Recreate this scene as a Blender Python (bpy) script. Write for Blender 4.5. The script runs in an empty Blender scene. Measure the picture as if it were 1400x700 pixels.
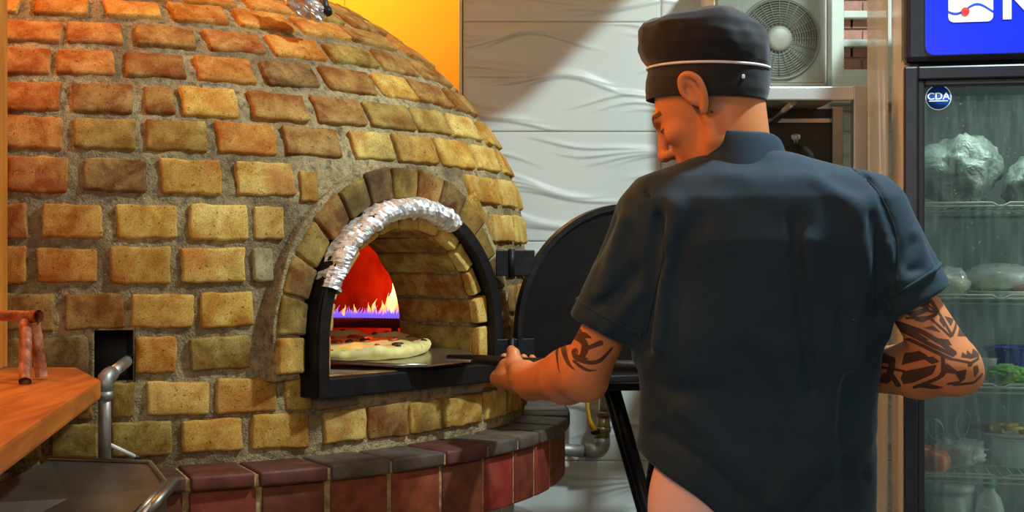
import bpy, bmesh, math, random
import numpy as np
from mathutils import Vector, Matrix, Euler

SC = bpy.context.scene
COL = SC.collection
R = math.radians
# ------------------------------------------------------------------ camera, world, lights, exposure
CAM_H = 1.25
FPX = 2000.0
cam_d = bpy.data.cameras.new('camera'); cam = bpy.data.objects.new('camera', cam_d); COL.objects.link(cam)
cam_d.sensor_width = 36.0; cam_d.lens = 36.0 * FPX / 1400.0
cam.location = (0, 0, CAM_H); cam.rotation_euler = (R(90), 0, 0)
cam_d.clip_start = 0.05; cam_d.clip_end = 60
SC.camera = cam
SC.view_settings.view_transform = 'Standard'; SC.view_settings.look = 'None'
SC.view_settings.gamma = 1.0; SC.view_settings.use_curve_mapping = False
SC.view_settings.exposure = 0.0
world = bpy.data.worlds.new('world'); SC.world = world; world.use_nodes = True
world.node_tree.nodes['Background'].inputs[0].default_value = (0.80, 0.86, 0.92, 1)
world.node_tree.nodes['Background'].inputs[1].default_value = 0.18

def light(name, kind, loc, energy, color, size=0.3, target=None, size_y=None, spot=None, blend=0.2):
    d = bpy.data.lights.new(name, kind); d.energy = energy; d.color = color
    if kind == 'AREA':
        d.size = size
        if size_y: d.shape = 'RECTANGLE'; d.size_y = size_y
    else:
        d.shadow_soft_size = size
    if kind == 'SPOT': d.spot_size = R(spot); d.spot_blend = blend
    o = bpy.data.objects.new(name, d); COL.objects.link(o); o.location = loc
    if target is not None:
        o.rotation_euler = (Vector(target) - Vector(loc)).to_track_quat('-Z', 'Y').to_euler()
    return o
light('ceiling_panel_light', 'AREA', (1.15, 2.3, 2.92), 64, (0.76, 0.96, 1.0), 0.13, (0.8, 3.0, 0.6), 0.13)
light('front_room_light', 'AREA', (-0.18, -0.3, 1.72), 14, (1.0, 0.93, 0.80), 0.9, (-0.6, 3, 1.0), 0.6)
light('warm_lamp_light', 'POINT', (-1.55, 2.72, 2.80), 62, (1.0, 0.35, 0.04), 0.08)
light('warm_back_light', 'POINT', (-0.55, 4.35, 2.35), 26, (1.0, 0.50, 0.07), 0.10)
light('warm_counter_light', 'SPOT', (-1.0, 1.5, 2.4), 46, (1.0, 0.36, 0.08), 0.10, (0.20, 2.62, 1.3), None, 34, 1.0)
light('fire_light', 'POINT', (-0.42, 3.86, 1.20), 3.6, (1.0, 0.05, 0.006), 0.03)
light('fire_side_light', 'POINT', (-0.55, 3.74, 1.18), 0.4, (1.0, 0.04, 0.006), 0.03)

# ------------------------------------------------------------------ helpers
def lin(r, g, b):
    f = lambda c: (c/255/12.92) if c/255 <= 0.04045 else ((c/255+0.055)/1.055)**2.4
    return (f(r), f(g), f(b), 1.0)

def W(px, py, Y):
    return Vector(((px-700)*Y/FPX, Y, CAM_H + (350-py)*Y/FPX))

def _h(ix, iy, iz, s):
    n = (ix*374761393 + iy*668265263 + iz*2147483647 + s*1274126177) & 0xffffffff
    n = ((n ^ (n >> 13)) * 1274126177) & 0xffffffff
    return ((n ^ (n >> 16)) & 0xffff) / 65535.0
def vnoise(x, y, z, s=0):
    x = np.asarray(x, dtype=np.float64); y = np.asarray(y, dtype=np.float64); z = np.asarray(z, dtype=np.float64)
    x, y, z = np.broadcast_arrays(x, y, z)
    fx, fy, fz = np.floor(x), np.floor(y), np.floor(z)
    ix, iy, iz = fx.astype(np.int64), fy.astype(np.int64), fz.astype(np.int64)
    u, v, w = x-fx, y-fy, z-fz
    u = u*u*(3-2*u); v = v*v*(3-2*v); w = w*w*(3-2*w)
    r = 0
    for a in (0, 1):
        for b in (0, 1):
            for c in (0, 1):
                r = r + _h(ix+a, iy+b, iz+c, s)*(u if a else 1-u)*(v if b else 1-v)*(w if c else 1-w)
    return r*2-1

def mesh_np(name, V, F, smooth=True):
    me = bpy.data.meshes.new(name)
    V = np.asarray(V, dtype=np.float32); 
    if isinstance(F, np.ndarray):
        n, k = F.shape
        me.vertices.add(len(V)); me.vertices.foreach_set('co', V.ravel())
        me.loops.add(n*k); me.loops.foreach_set('vertex_index', F.astype(np.int32).ravel())
        me.polygons.add(n)
        me.polygons.foreach_set('loop_start', np.arange(0, n*k, k, dtype=np.int32))
        me.polygons.foreach_set('loop_total', np.full(n, k, dtype=np.int32))
        me.update(calc_edges=True)
    else:
        me.from_pydata([tuple(map(float, v)) for v in V], [], F)
    me.validate()
    if smooth:
        me.polygons.foreach_set('use_smooth', [True]*len(me.polygons))
    return me

def link(name, me, m=None, parent=None):
    o = bpy.data.objects.new(name, me); COL.objects.link(o)
    if m is not None and not me.materials: me.materials.append(m)
    if parent is not None: o.parent = parent
    return o
def empty(name, loc=(0, 0, 0), rz=0.0):
    o = bpy.data.objects.new(name, None); COL.objects.link(o)
    o.location = loc; o.rotation_euler = (0, 0, rz); o.empty_display_size = 0.05
    return o
def tag(o, label=None, cat=None, group=None, kind=None):
    if label: o['label'] = label
    if cat: o['category'] = cat
    if group: o['group'] = group
    if kind: o['kind'] = kind
    return o

class MB:
    """collects shapes into one mesh"""
    def __init__(s): s.bm = bmesh.new()
    def box(s, lo, hi, bev=0.0, M=None, seg=2):
        lo = Vector(lo); hi = Vector(hi); c = (lo+hi)/2; d = hi-lo
        r = bmesh.ops.create_cube(s.bm, size=1.0)
        vs = r['verts']
        for v in vs: v.co = Vector((v.co.x*d.x, v.co.y*d.y, v.co.z*d.z)) + c
        if bev > 0:
            es = list({e for v in vs for e in v.link_edges})
            rr = bmesh.ops.bevel(s.bm, geom=es, offset=min(bev, min(d)*0.45), segments=seg, profile=0.5, affect='EDGES')
            vs = list({v for f in rr['faces'] for v in f.verts} | {v for v in vs if v.is_valid})
        if M is not None:
            for v in vs: v.co = M @ v.co
        return s
    def tube(s, pts, r, n=10, cap=True, closed=False):
        pts = [Vector(p) for p in pts]; rs = r if isinstance(r, (list, tuple)) else [r]*len(pts)
        rings = []; prev = None
        N = len(pts)
        for i, p in enumerate(pts):
            if closed: d = pts[(i+1) % N] - pts[i-1]
            else: d = pts[min(i+1, N-1)] - pts[max(i-1, 0)]
            d.normalize()
            if prev is None:
                a = Vector((0, 0, 1)) if abs(d.z) < 0.9 else Vector((1, 0, 0))
                x = d.cross(a).normalized()
            else:
                x = (prev - d*prev.dot(d)).normalized()
            prev = x; y = d.cross(x)
            rings.append([s.bm.verts.new(p + (x*math.cos(2*math.pi*k/n) + y*math.sin(2*math.pi*k/n))*rs[i]) for k in range(n)])
        m = N if closed else N-1
        for i in range(m):
            A, B = rings[i], rings[(i+1) % N]
            for k in range(n):
                f = s.bm.faces.new((A[k], A[(k+1) % n], B[(k+1) % n], B[k])); f.smooth = True
        if cap and not closed:
            s.bm.faces.new(rings[0][::-1]); s.bm.faces.new(rings[-1])
        return s
    def lathe(s, prof, c=(0, 0, 0), n=32, M=None, ang=(0, 2*math.pi), smooth=True):
        full = abs(ang[1]-ang[0]-2*math.pi) < 1e-6
        k = n if full else n+1
        rings = []
        for (r, z) in prof:
            ring = []
            for i in range(k):
                a = ang[0] + (ang[1]-ang[0])*i/n
                p = Vector((c[0]+r*math.cos(a), c[1]+r*math.sin(a), c[2]+z))
                if M is not None: p = M @ p
                ring.append(s.bm.verts.new(p))
            rings.append(ring)
        for i in range(len(rings)-1):
            A, B = rings[i], rings[i+1]
            for j in range(n):
                a, b = j, (j+1) % k
                try:
                    f = s.bm.faces.new((A[a], A[b], B[b], B[a])); f.smooth = smooth
                except ValueError: pass
        return s
    def prism(s, poly, y0, y1, M=None):
        """poly in (x,z), extruded from y0 to y1"""
        a = [s.bm.verts.new((p[0], y0, p[1])) for p in poly]
        b = [s.bm.verts.new((p[0], y1, p[1])) for p in poly]
        n = len(poly)
        for i in range(n): s.bm.faces.new((a[i], a[(i+1) % n], b[(i+1) % n], b[i]))
        s.bm.faces.new(a[::-1]); s.bm.faces.new(b)
        if M is not None:
            for v in a+b: v.co = M @ v.co
        return s
    def done(s, name, m=None, parent=None, smooth=None):
        bmesh.ops.recalc_face_normals(s.bm, faces=s.bm.faces)
        me = bpy.data.meshes.new(name); s.bm.to_mesh(me); s.bm.free()
        if smooth is not None: me.polygons.foreach_set('use_smooth', [smooth]*len(me.polygons))
        return link(name, me, m, parent)

# ------------------------------------------------------------------ materials
class NT:
    def __init__(s, name):
        s.m = bpy.data.materials.new(name); s.m.use_nodes = True
        s.t = s.m.node_tree; s.b = s.t.nodes['Principled BSDF']
    def n(s, typ, **kw):
        nd = s.t.nodes.new(typ)
        for k, v in kw.items():
            if k.startswith('i_'):
                key = k[2:]; key = int(key) if key.isdigit() else key.replace('_', ' ')
                nd.inputs[key].default_value = v
            else: setattr(nd, k, v)
        return nd
    def l(s, a, b): s.t.links.new(a, b)
    def mix(s, fac, a, b, mode='MIX'):
        nd = s.n('ShaderNodeMix', data_type='RGBA', blend_type=mode)
        for sock, v in ((nd.inputs[0], fac), (nd.inputs[6], a), (nd.inputs[7], b)):
            if hasattr(v, 'is_linked') or isinstance(v, bpy.types.NodeSocket): s.l(v, sock)
            else: sock.default_value = v
        return nd.outputs[2]
    def math(s, op, a, b=0.0, clamp=False):
        nd = s.n('ShaderNodeMath', operation=op, use_clamp=clamp)
        for i, v in enumerate((a, b)):
            if isinstance(v, bpy.types.NodeSocket): s.l(v, nd.inputs[i])
            else: nd.inputs[i].default_value = v
        return nd.outputs[0]
    def ramp(s, fac, stops):
        nd = s.n('ShaderNodeValToRGB'); cr = nd.color_ramp
        cr.elements[0].position = stops[0][0]; cr.elements[0].color = stops[0][1]
        cr.elements[1].position = stops[-1][0]; cr.elements[1].color = stops[-1][1]
        for p, c in stops[1:-1]:
            e = cr.elements.new(p); e.color = c
        s.l(fac, nd.inputs[0]); return nd.outputs[0]
    def noise(s, vec, scale, detail=4, rough=0.55, dist=0.0):
        nd = s.n('ShaderNodeTexNoise'); nd.inputs['Scale'].default_value = scale
        nd.inputs['Detail'].default_value = detail; nd.inputs['Roughness'].default_value = rough
        nd.inputs['Distortion'].default_value = dist
        if vec is not None: s.l(vec, nd.inputs['Vector'])
        return nd.outputs['Fac']
    def bump(s, h, strength=0.3, dist=0.002):
        nd = s.n('ShaderNodeBump'); nd.inputs['Strength'].default_value = strength; nd.inputs['Distance'].default_value = dist
        s.l(h, nd.inputs['Height']); s.l(nd.outputs[0], s.b.inputs['Normal'])
    def obj(s): return s.n('ShaderNodeTexCoord').outputs['Object']
    def objr(s):
        tc = s.n('ShaderNodeTexCoord').outputs['Object']; oi = s.n('ShaderNodeObjectInfo')
        v = s.n('ShaderNodeVectorMath', operation='SCALE'); 
        cx = s.n('ShaderNodeCombineXYZ'); s.l(oi.outputs['Random'], cx.inputs[0]); s.l(oi.outputs['Random'], cx.inputs[1])
        s.l(cx.outputs[0], v.inputs[0]); v.inputs['Scale'].default_value = 37.0
        a = s.n('ShaderNodeVectorMath', operation='ADD'); s.l(tc, a.inputs[0]); s.l(v.outputs[0], a.inputs[1])
        return a.outputs[0], oi
    def set(s, rough=None, metal=None, color=None, spec=None, **kw):
        if rough is not None: s.b.inputs['Roughness'].default_value = rough
        if metal is not None: s.b.inputs['Metallic'].default_value = metal
        if color is not None: s.b.inputs['Base Color'].default_value = color
        if spec is not None: s.b.inputs['Specular IOR Level'].default_value = spec
        for k, v in kw.items(): s.b.inputs[k.replace('_', ' ')].default_value = v
        return s

def pmat(name, c, rough=0.5, metal=0.0, var=0.15, scale=12, bump=0.0, bscale=60, bdist=0.001, spec=None, **kw):
    t = NT(name); t.set(rough, metal, spec=spec, **kw)
    v = t.obj(); f = t.noise(v, scale, 5)
    a = tuple(x*(1-var) for x in c[:3])+(1,); b = tuple(min(1, x*(1+var)) for x in c[:3])+(1,)
    t.l(t.ramp(f, [(0.3, a), (0.7, b)]), t.b.inputs['Base Color'])
    if bump > 0: t.bump(t.noise(v, bscale, 5), bump, bdist)
    return t.m

def brick_material(name, soot=True):
    t = NT(name); v, oi = t.objr()
    n1 = t.noise(v, 22, 6, 0.6, 0.3); n2 = t.noise(v, 9, 3, 0.5); n3 = t.noise(v, 160, 3, 0.6)
    base = oi.outputs['Color']
    dk = t.mix(1.0, base, lin(212, 184, 150), 'MULTIPLY')
    lt = t.mix(0.28, base, lin(228, 196, 120))
    c = t.mix(t.ramp(n1, [(0.38, (0, 0, 0, 1)), (0.66, (1, 1, 1, 1))]), dk, lt)
    c = t.mix(t.math('MULTIPLY', t.ramp(n2, [(0.52, (0, 0, 0, 1)), (0.72, (1, 1, 1, 1))]), 0.55), c, t.mix(1.0, base, lin(205, 120, 70), 'MULTIPLY'))
    pit = t.ramp(n3, [(0.30, (1, 1, 1, 1)), (0.38, (0, 0, 0, 1))])
    c = t.mix(t.math('MULTIPLY', pit, 0.75), c, lin(60, 38, 22))
    n4 = t.noise(v, 420, 2); c = t.mix(0.55, c, t.mix(1.0, c, t.ramp(n4, [(0.35, (0.55, 0.52, 0.48, 1)), (0.65, (1.35, 1.35, 1.3, 1))]), 'MULTIPLY'))
    if soot:
        geo = t.n('ShaderNodeNewGeometry')
        d = t.n('ShaderNodeVectorMath', operation='DISTANCE'); t.l(geo.outputs['Position'], d.inputs[0]); d.inputs[1].default_value = (-0.20, 2.93, 1.15)
        sm = t.n('ShaderNodeMapRange'); t.l(d.outputs['Value'], sm.inputs[0])
        sm.inputs[1].default_value = 0.26; sm.inputs[2].default_value = 0.42; sm.inputs[3].default_value = 0.62; sm.inputs[4].default_value = 0.0
        nn = t.noise(geo.outputs['Position'], 9, 4)
        f = t.math('MULTIPLY', sm.outputs[0], t.ramp(nn, [(0.4, (0, 0, 0, 1)), (0.62, (1, 1, 1, 1))]))
        c = t.mix(f, c, lin(38, 30, 24))
    t.l(c, t.b.inputs['Base Color']); t.set(0.85, spec=0.25)
    h = t.math('ADD', t.math('ADD', n1, t.math('MULTIPLY', n4, 0.35)), t.math('MULTIPLY', pit, -0.6))
    t.bump(h, 0.4, 0.0025)
    return t.m

M = {}
M['brick'] = brick_material('fire_brick')
M['brick_plain'] = brick_material('lining_brick', False)
t = NT('mortar'); v = t.obj()
n1 = t.noise(v, 6, 5); n2 = t.noise(v, 70, 4, 0.65); n3 = t.noise(v, 260, 3)
c = t.ramp(n1, [(0.35, lin(124, 104, 74)), (0.65, lin(186, 164, 120))])
c = t.mix(t.ramp(n2, [(0.3, (1, 1, 1, 1)), (0.55, (0, 0, 0, 1))]), c, lin(98, 84, 64))
c = t.mix(t.math('MULTIPLY', t.ramp(n3, [(0.6, (0, 0, 0, 1)), (0.72, (1, 1, 1, 1))]), 0.4), c, lin(222, 210, 180))
t.l(c, t.b.inputs['Base Color']); t.set(0.95, spec=0.2)
t.bump(t.math('ADD', n2, t.math('MULTIPLY', n3, 0.6)), 0.8, 0.008)
M['mortar'] = t.m
t = NT('glazed_red_brick'); v, oi = t.objr()
n1 = t.noise(v, 30, 5); n2 = t.noise(v, 12, 3)
c = t.mix(t.ramp(n1, [(0.35, (0, 0, 0, 1)), (0.7, (1, 1, 1, 1))]), t.mix(1.0, oi.outputs['Color'], (0.5, 0.5, 0.48, 1), 'MULTIPLY'), oi.outputs['Color'])
c = t.mix(t.math('MULTIPLY', t.ramp(n2, [(0.6, (0, 0, 0, 1)), (0.75, (1, 1, 1, 1))]), 0.35), c, lin(150, 92, 66))
t.l(c, t.b.inputs['Base Color']); t.set(0.6, spec=0.35)
t.bump(n1, 0.3, 0.002); M['red_brick'] = t.m
M['iron'] = pmat('black_iron', lin(26, 25, 27), 0.5, 0.5, 0.5, 25, 0.5, 60, 0.003)
M['foil'] = pmat('foil', (0.86, 0.87, 0.88, 1), 0.42, 0.75, 0.08, 30, 0.7, 120, 0.003)
M['soot'] = pmat('soot', lin(66, 58, 46), 0.95, 0, 0.4, 12, 0.4)
M['concrete'] = pmat('hearth_stone', lin(120, 100, 78), 0.9, 0, 0.35, 16, 0.4, 80, 0.002)
M['steel'] = pmat('brushed_steel', (0.55, 0.54, 0.52, 1), 0.32, 1.0, 0.15, 6, 0.15, 120, 0.0005)
M['steel_dull'] = pmat('dull_steel', (0.34, 0.31, 0.26, 1), 0.42, 1.0, 0.4, 5, 0.15, 60, 0.001)
M['galv'] = pmat('galvanised_pipe', (0.32, 0.30, 0.28, 1), 0.5, 0.8, 0.4, 25, 0.3)
M['white_tile'] = pmat('white_glazed_tile', lin(214, 218, 212), 0.32, 0, 0.03, 3, 0, spec=0.5)
M['grout'] = pmat('grout', lin(96, 84, 74), 0.9)
M['orange_wall'] = pmat('yellow_plaster', lin(240, 190, 90), 0.85, 0, 0.05, 3, 0.1, 30)
M['white_paint'] = pmat('white_paint', lin(222, 228, 214), 0.5, 0, 0.05, 6)
M['drum'] = pmat('drum_white', lin(190, 192, 186), 0.6, 0, 0.1, 6, 0.1)
M['floor'] = pmat('floor_tile', lin(110, 100, 90), 0.5, 0, 0.15, 4)
M['ceiling'] = pmat('ceiling_paint', lin(225, 222, 214), 0.9, 0, 0.02, 2)

def wood(name, c1, c2, scale=6, rough=0.42, axis=0):
    t = NT(name); v = t.obj(); mp = t.n('ShaderNodeMapping')
    sc = [7, 7, 7]; sc[axis] = 0.7; mp.inputs['Scale'].default_value = sc; t.l(v, mp.inputs[0])
    n = t.noise(mp.outputs[0], scale, 6, 0.6, 0.4)
    t.l(t.ramp(n, [(0.3, c1), (0.7, c2)]), t.b.inputs['Base Color']); t.set(rough); t.bump(n, 0.1, 0.001)
    return t.m
M['wood'] = wood('varnished_wood', lin(150, 62, 14), lin(214, 116, 38), 5, 0.35, 1)
M['wood_post'] = wood('post_wood', lin(168, 92, 26), lin(222, 140, 54), 5, 0.4, 2)

# ------------------------------------------------------------------ room shell
def slab(name, lo, hi, m, bev=0):
    return tag(MB().box(lo, hi, bev).done(name, m), kind='structure')
slab('floor', (-3.2, -1.0, -0.10), (2.6, 4.9, 0.0), M['floor'])
slab('ceiling', (-3.2, -1.0, 3.0), (2.6, 4.9, 3.1), M['ceiling'])
slab('wall_left', (-3.3, -1.0, 0.0), (-3.2, 4.9, 3.0), M['orange_wall'])
slab('wall_right', (2.6, -1.0, 0.0), (2.7, 4.9, 3.0), M['white_paint'])
wl = slab('wall_oven_side', (-3.2, 4.80, 0.0), (-0.16, 4.90, 3.0), M['orange_wall'])
# joint strips of the yellow boarding behind the oven
for x in (-1.75, -1.15, -0.555):
    MB().box((x-0.006, 4.788, 0), (x+0.006, 4.80, 3.0), 0.002).done('batten', M['orange_wall'], wl)
WY = 4.20
TW, TH = 0.60, 0.315
wb = slab('wall_back', (-0.150, WY+0.012, 0.0), (2.6, 4.9, 3.0), M['grout'])
MB().box((-0.152, WY-0.002, 1.2), (-0.143, WY+0.02, 3.0), 0.002).done('corner_trim', M['white_paint'], wb)
def tile_mesh(w, h, seed):
    nx, nz = int(w/0.006), int(h/0.0030)
    xs = np.linspace(0, w, nx+1); zs = np.linspace(0, h, nz+1)
    X, Z = np.meshgrid(xs, zs, indexing='ij')
    # soft moving wave bands, the same waves on each tile
    k = 2*math.pi/TW
    rnd = random.Random(int(seed*10)+3)
    D = np.zeros_like(X)
    for b_ in range(3):
        zc = TH*(0.17+0.33*b_) + rnd.uniform(-.01, .01); A = rnd.uniform(.012, .024); f1 = rnd.uniform(0, 6.28); f2 = rnd.uniform(0, 6.28); f3 = rnd.uniform(0, 6.28)
        for q_ in range(4):
            zi = zc + A*np.sin(k*X+f1) + 0.006*np.sin(2*k*X+f3) + (q_-1.5)*(0.017+0.0105*np.sin(k*X+f2))
            a_ = 0.0042*np.clip(0.45+0.75*np.sin(k*X+f2+2.6+q_*0.9), 0.0, 1)
            d_ = Z-zi
            D += a_*np.where(d_ > 0, np.exp(-(d_/0.011)**2), np.exp(-(d_/0.0035)**2))
    e = np.minimum(np.minimum(X, w-X), np.minimum(Z, h-Z))
    D = D*np.clip(e/0.006, 0, 1) + 0.0015*np.clip(e/0.0025, 0, 1)
    Y = -D
    V = np.stack([X, Y-0.006, Z], -1).reshape(-1, 3)
    I = np.arange((nx+1)*(nz+1)).reshape(nx+1, nz+1)
    F = np.stack([I[:-1, :-1], I[1:, :-1], I[1:, 1:], I[:-1, 1:]], -1).reshape(-1, 4)
    # skirt back to the grout
    edge = np.concatenate([I[:, 0], I[-1, 1:], I[-2::-1, -1], I[0, -2:0:-1]])
    vb = V[edge].copy(); vb[:, 1] = 0.02
    j = np.arange(len(edge)) + len(V); 
    Fs = np.stack([edge, j, np.roll(j, -1), np.roll(edge, -1)], -1)
    return mesh_np('tile', np.concatenate([V, vb]), np.concatenate([F, Fs]))
tms = {}
z_line = CAM_H + (350-180)*WY/FPX        # joint line at y=180
x_line = (904-700)*WY/FPX
gap = 0.0016
i0, i1 = -1, 4
for j in range(-6, 5):
    z0 = z_line + j*TH; z1 = z0 + TH
    if z1 < 0.05 or z0 > 2.95: continue
    a, b = max(z0, 0.01)+gap/2, min(z1, 2.99)-gap/2
    for i in range(i0, i1):
        x0 = x_line + i*TW; x1 = min(x0 + TW, 2.58)
        lo = max(x0, -0.141)
        wdt = x1-lo-gap; hgt = b-a
        if wdt < 0.03: continue
        key = (round(wdt, 3), round(hgt, 3), j % 3)
        if key not in tms:
            tms[key] = tile_mesh(wdt, hgt, (j % 3)*2.1)
        o = link('tile', tms[key], M['white_tile'], wb)
        o.location = (lo+gap/2, WY+0.006, a)

# ------------------------------------------------------------------ the brick oven
CX, CY = -1.03, 3.60
RR, ZS, HH = 1.06, 1.26, 0.72
oven = tag(empty('pizza_oven', (CX, CY, 0)), 'large domed brick pizza oven with arched fire mouth and red brick ledge', 'oven')
def prof(s):
    """arc length from z=0.85 -> (r, z, tangent angle)"""
    if s <= ZS-0.85: return RR, 0.85+s, 0.0
    lo, hi = 0.0, math.pi/2
    i = np.searchsorted(_S, s - (ZS-0.85))
    i = min(max(i, 1), len(_S)-1)
    f = (s-(ZS-0.85)-_S[i-1])/(_S[i]-_S[i-1]); f = min(max(f, 0), 1)
    th = (_T[i-1] + f*(_T[i]-_T[i-1]))
    r, z = RR*math.cos(th), ZS+HH*math.sin(th)
    dr, dz = -RR*math.sin(th), HH*math.cos(th)
    return r, z, math.atan2(-dr, dz)
_T = np.linspace(0, math.pi/2, 800)
_S = np.concatenate([[0], np.cumsum(np.hypot(np.diff(RR*np.cos(_T)), np.diff(HH*np.sin(_T))))])
SMAX = ZS-0.85+_S[-1]
def wpt(phi, r, z): return (CX + r*math.sin(phi), CY - r*math.cos(phi), z)
def px_of(phi, r): 
    x, y, _ = wpt(phi, r, 0); return 700 + FPX*x/y
def phi_at(px, r):
    # silhouette phi: where px is maximal / minimal
    D = math.hypot(CX, CY); a0 = math.atan2(-CX, CY)   # direction to camera from centre: phi=a0
    lim = math.acos(min(1, r/D))
    lo, hi = a0-lim, a0+lim
    if px >= px_of(hi, r): return hi
    if px <= px_of(lo, r): return lo
    for _ in range(50):
        m = (lo+hi)/2
        if px_of(m, r) < px: lo = m
        else: hi = m
    return (lo+hi)/2
def s_for_y(y):
    best = None
    for s in np.linspace(0, SMAX*0.98, 1200):
        r, z, _ = prof(s); ph = phi_at(130, r) if r > 0.2 else 0.28
        yy = CY - r*math.cos(ph); py = 350-(z-CAM_H)*FPX/yy
        if best is None or abs(py-y) < best[0]: best = (abs(py-y), s)
    return best[1]

# mouth frame: u to the right, n outwards
PH = R(51); UX, UY = math.cos(PH), math.sin(PH); NX, NY = math.sin(PH), -math.cos(PH)
MZ = 1.092; FZ = 1.025
def mw(u, n, z): return Vector((CX + u*UX + n*NX, CY + u*UY + n*NY, z))
MM = Matrix(((UX, NX, 0, CX), (UY, NY, 0, CY), (0, 0, 1, 0), (0, 0, 0, 1)))  # (u, n, z) -> world (left handed pair fixed by recalc)
OI = Matrix.Translation((-CX, -CY, 0))     # world -> oven local
def arch_path(r, zb, n=28):
    out = [(-r, zb, -1.0, 0.0)]
    for i in range(n+1):
        a = math.pi - math.pi*i/n
        out.append((r*math.cos(a), MZ + r*math.sin(a), math.cos(a), math.sin(a)))
    out.append((r, zb, 1.0, 0.0))
    return out

# mortar shell
def shell():
    s_list = np.concatenate([np.linspace(0, SMAX*0.93, 190), np.linspace(SMAX*0.935, SMAX, 6)])
    fine = np.radians(np.arange(-52, 118, 0.36)); coarse = np.radians(np.arange(118, 308, 3.0))
    ph = np.concatenate([fine, coarse])
    P = np.array([prof(s) for s in s_list]); r, z, an = P[:, 0], P[:, 1], P[:, 2]
    Rr, Ph = np.meshgrid(r, ph, indexing='ij'); Z = np.meshgrid(z, ph, indexing='ij')[0]; A = np.meshgrid(an, ph, indexing='ij')[0]
    X = Rr*np.sin(Ph); Y = -Rr*np.cos(Ph)
    d = 0.0030*vnoise(X*22, Y*22, Z*22, 3) + 0.0022*vnoise(X*60, Y*60, Z*60, 5) + 0.0016*vnoise(X*140, Y*140, Z*140, 6)
    d = d*np.clip((SMAX-0.02-np.meshgrid(s_list, ph, indexing='ij')[0])/0.1, 0, 1)
    X += d*np.cos(A)*np.sin(Ph); Y += -d*np.cos(A)*np.cos(Ph); Z = Z + d*np.sin(A)
    V = np.stack([X, Y, Z], -1)
    ns, npn = len(s_list), len(ph)
    I = np.arange(ns*npn).reshape(ns, npn); J = np.roll(I, -1, axis=1)
    F = np.stack([I[:-1], J[:-1], J[1:], I[1:]], -1).reshape(-1, 4)
    Vf = V.reshape(-1, 3)
    c = Vf[F].mean(1)
    u = c[:, 0]*UX + c[:, 1]*UY; n = c[:, 0]*NX + c[:, 1]*NY; zz = c[:, 2]
    arch = (n > 0) & (zz > 0.995) & (np.where(zz > MZ, np.hypot(u, zz-MZ), np.abs(u)) < 0.292)
    phc = np.arctan2(c[:, 0], -c[:, 1])
    a, b = phi_at(127, RR), phi_at(183, RR)
    hole = (phc > a) & (phc < b) & (zz > zh0) & (zz < zh1)
    F = F[~(arch | hole)]
    me = mesh_np('dome_shell', Vf, F)
    return link('dome_shell', me, M['mortar'], oven)
zh0 = CAM_H-(522-350)*2.565/FPX; zh1 = CAM_H-(450-350)*2.565/FPX
shell()
# sooty duct behind the square hole
a, b = phi_at(126, RR), phi_at(184, RR)
mb = MB()
q = []
for ph_ in (a, b):
    for r_ in (1.066, 0.90):
        q.append([Vector(wpt(ph_, r_, z_)) for z_ in (zh0-0.004, zh1+0.004)])
vs = [[mb.bm.verts.new(p) for p in row] for row in q]
A0, A1, B0, B1 = vs
for f in ((A0[0], A1[0], A1[1], A0[1]), (B0[0], B1[0], B1[1], B0[1]), (A0[0], A1[0], B1[0], B0[0]), (A0[1], A1[1], B1[1], B0[1]), (A1[0], B1[0], B1[1], A1[1])):
    mb.bm.faces.new(f)
o = mb.done('flue_duct', M['soot'], oven); o.data.transform(OI)

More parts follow.
